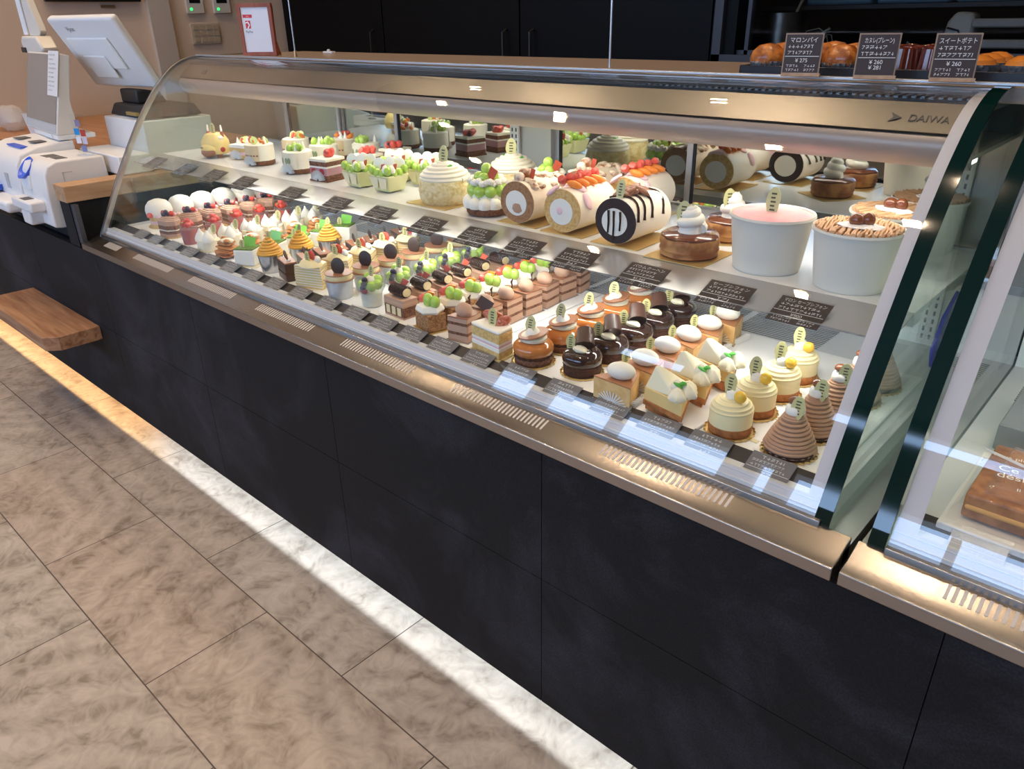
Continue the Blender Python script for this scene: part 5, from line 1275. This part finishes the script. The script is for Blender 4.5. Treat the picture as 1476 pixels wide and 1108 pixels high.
text('Vpos', .022, mat('logo_text_grey', '6a6a70', .5), t, (-.10, -.0150, .082), (PI/2, 0, 0), 'logo_text')
t.location = (-2.87, 1.125, 1.205); t.rotation_euler = (.52, 0, .2)
t = root('register_stand', 'black register stand under the tilted white screen', 'stand')
MB().prismx([(1.12, 1.0035), (1.32, 1.0035), (1.30, 1.04), (1.14, 1.04)], -2.94, -2.66).prismx([(1.165, 1.04), (1.27, 1.04), (1.25, 1.075), (1.20, 1.085), (1.165, 1.085)], -2.93, -2.80).build('stand', mat('charcoal_plastic', '2f2d2c', .5), t, .006)
MB().box(-2.78, -2.70, 1.11, 1.12, 1.012, 1.022).build('badge', mat('brass_badge', 'b59a5c', .4, .5), t)
t = root('card_reader', 'cream rounded card reader on a bracket above the grey screen', 'card reader')
MB().prismy([(-.09, -.022), (-.06, -.032), (.09, -.032), (.115, -.024), (.115, -.010), (.07, .030), (-.075, .030), (-.10, .012)], -.03, .03).build('housing', CREAMP, t, .008, seg=3)
MB().box(-.10, -.055, -.034, -.029, -.028, -.010).build('dark_window', BLACKP, t)
MB().prismy([(-.055, .03), (.045, .03), (.070, .045), (-.02, .22), (-.10, .22)], -.006, .02).build('bracket_arm', CREAMP, t, .003)
MB().box(-.095, -.052, -.012, -.008, .034, .20).build('paper_strip', STW, t); MB().box(-.095, -.052, -.0125, -.0085, .186, .21).build('pink_band', mat('pink_print', 'c9356a', .5), t)
MB().box(-.004, .012, -.02, .02, -.37, -.03).build('post', CREAMP, t)
t.location = (-3.50, 1.13, 1.222)
t = root('desk_calendar', 'dark tent-shaped stand with white sheet at the left frame edge', 'calendar')
MB().prismx([(-.05, 0), (.05, 0), (0, .15)], -.07, .07).build('tent', mat('dark_red_board', '3a2220', .6), t); MB().at((0, -.026, .076), (-.32, 0, 0)).box(-.065, .065, -.002, 0, -.06, .06).build('sheet', STW, t)
t.location = (-4.32, 1.36, .8455); t.rotation_euler = (0, 0, .5)
t = root('white_basket', 'white basket with yellow tape roll on the wooden worktop at the left', 'basket')
MB().lathe([(.05, 0), (.065, .09), (.067, .09), (.052, .002)], 4, smooth=False).build('basket', WHITEP, t); MB().at((.0, 0, .11), (PI/2, 0, .4)).lathe([(.040, -.008), (.048, -.008), (.048, .008), (.040, .008), (.040, -.008)], 28, caps=False).build('tape_roll', mat('amber_tape', 'd0a050', .4), t)
t.location = (-4.02, 1.22, .8455)
t = root('clear_bag_stack', 'heap of clear plastic bags on the worktop at the left frame edge', 'bags')
MB().at((-4.25, 1.17, .90)).ell((0, 0, 0), (.09, .06, .055), 14, lump=.3).build('bags', glass('film_bag', (.9, .9, .9), 1.3, haze=.3), t)

# ================================================================== on the beige wall
t = root('wall_monitor', 'black screen on the beige wall at the top left of the picture', 'screen')
MB().box(XL, XL+.03, 1.56, 2.04, 1.395, 1.75).build('panel', BLACKP, t, .004)
t = root('wall_nameplate', 'small brown plate under the black wall screen', 'plate'); MB().box(XL, XL+.01, 1.83, 1.90, 1.366, 1.38).build('plate', mat('brown_plate', '7d6040', .5), t)
for i, y in enumerate((2.295, 2.46)):
    t = root('wall_thermostat', ['wall control with green lamp, left one above the switch panel', 'wall control with green lamp, right one near the wooden frame'][i], 'wall control', ); t['group'] = 'wall controls'
    MB().box(XL, XL+.018, y, y+.105, 1.335, 1.46).build('housing', CREAMP, t, .003)
    MB().box(XL+.018, XL+.019, y+.02, y+.085, 1.388, 1.44).build('display', BLACKP, t)
    MB().at((XL+.0185, y+.025, 1.357), (0, PI/2, 0)).cyl(.008, -.001, .002, 14).build('green_lamp', mat('green_indicator', '35e070', .4, emit=1.5), t)
t = root('switch_panel', 'ivory switch panel with rows of keys on the beige wall', 'switch panel')
MB().box(XL, XL+.012, 2.30, 2.475, 1.175, 1.285).build('plate', mat('ivory_plate', 'c9b79f', .5), t, .002)
for r_ in range(3):
    for c_ in range(4): MB().box(XL+.012, XL+.0155, 2.312+.041*c_, 2.344+.041*c_, 1.187+.032*r_, 1.210+.032*r_).build('key', mat('ivory_key', 'bba98f', .5), t)
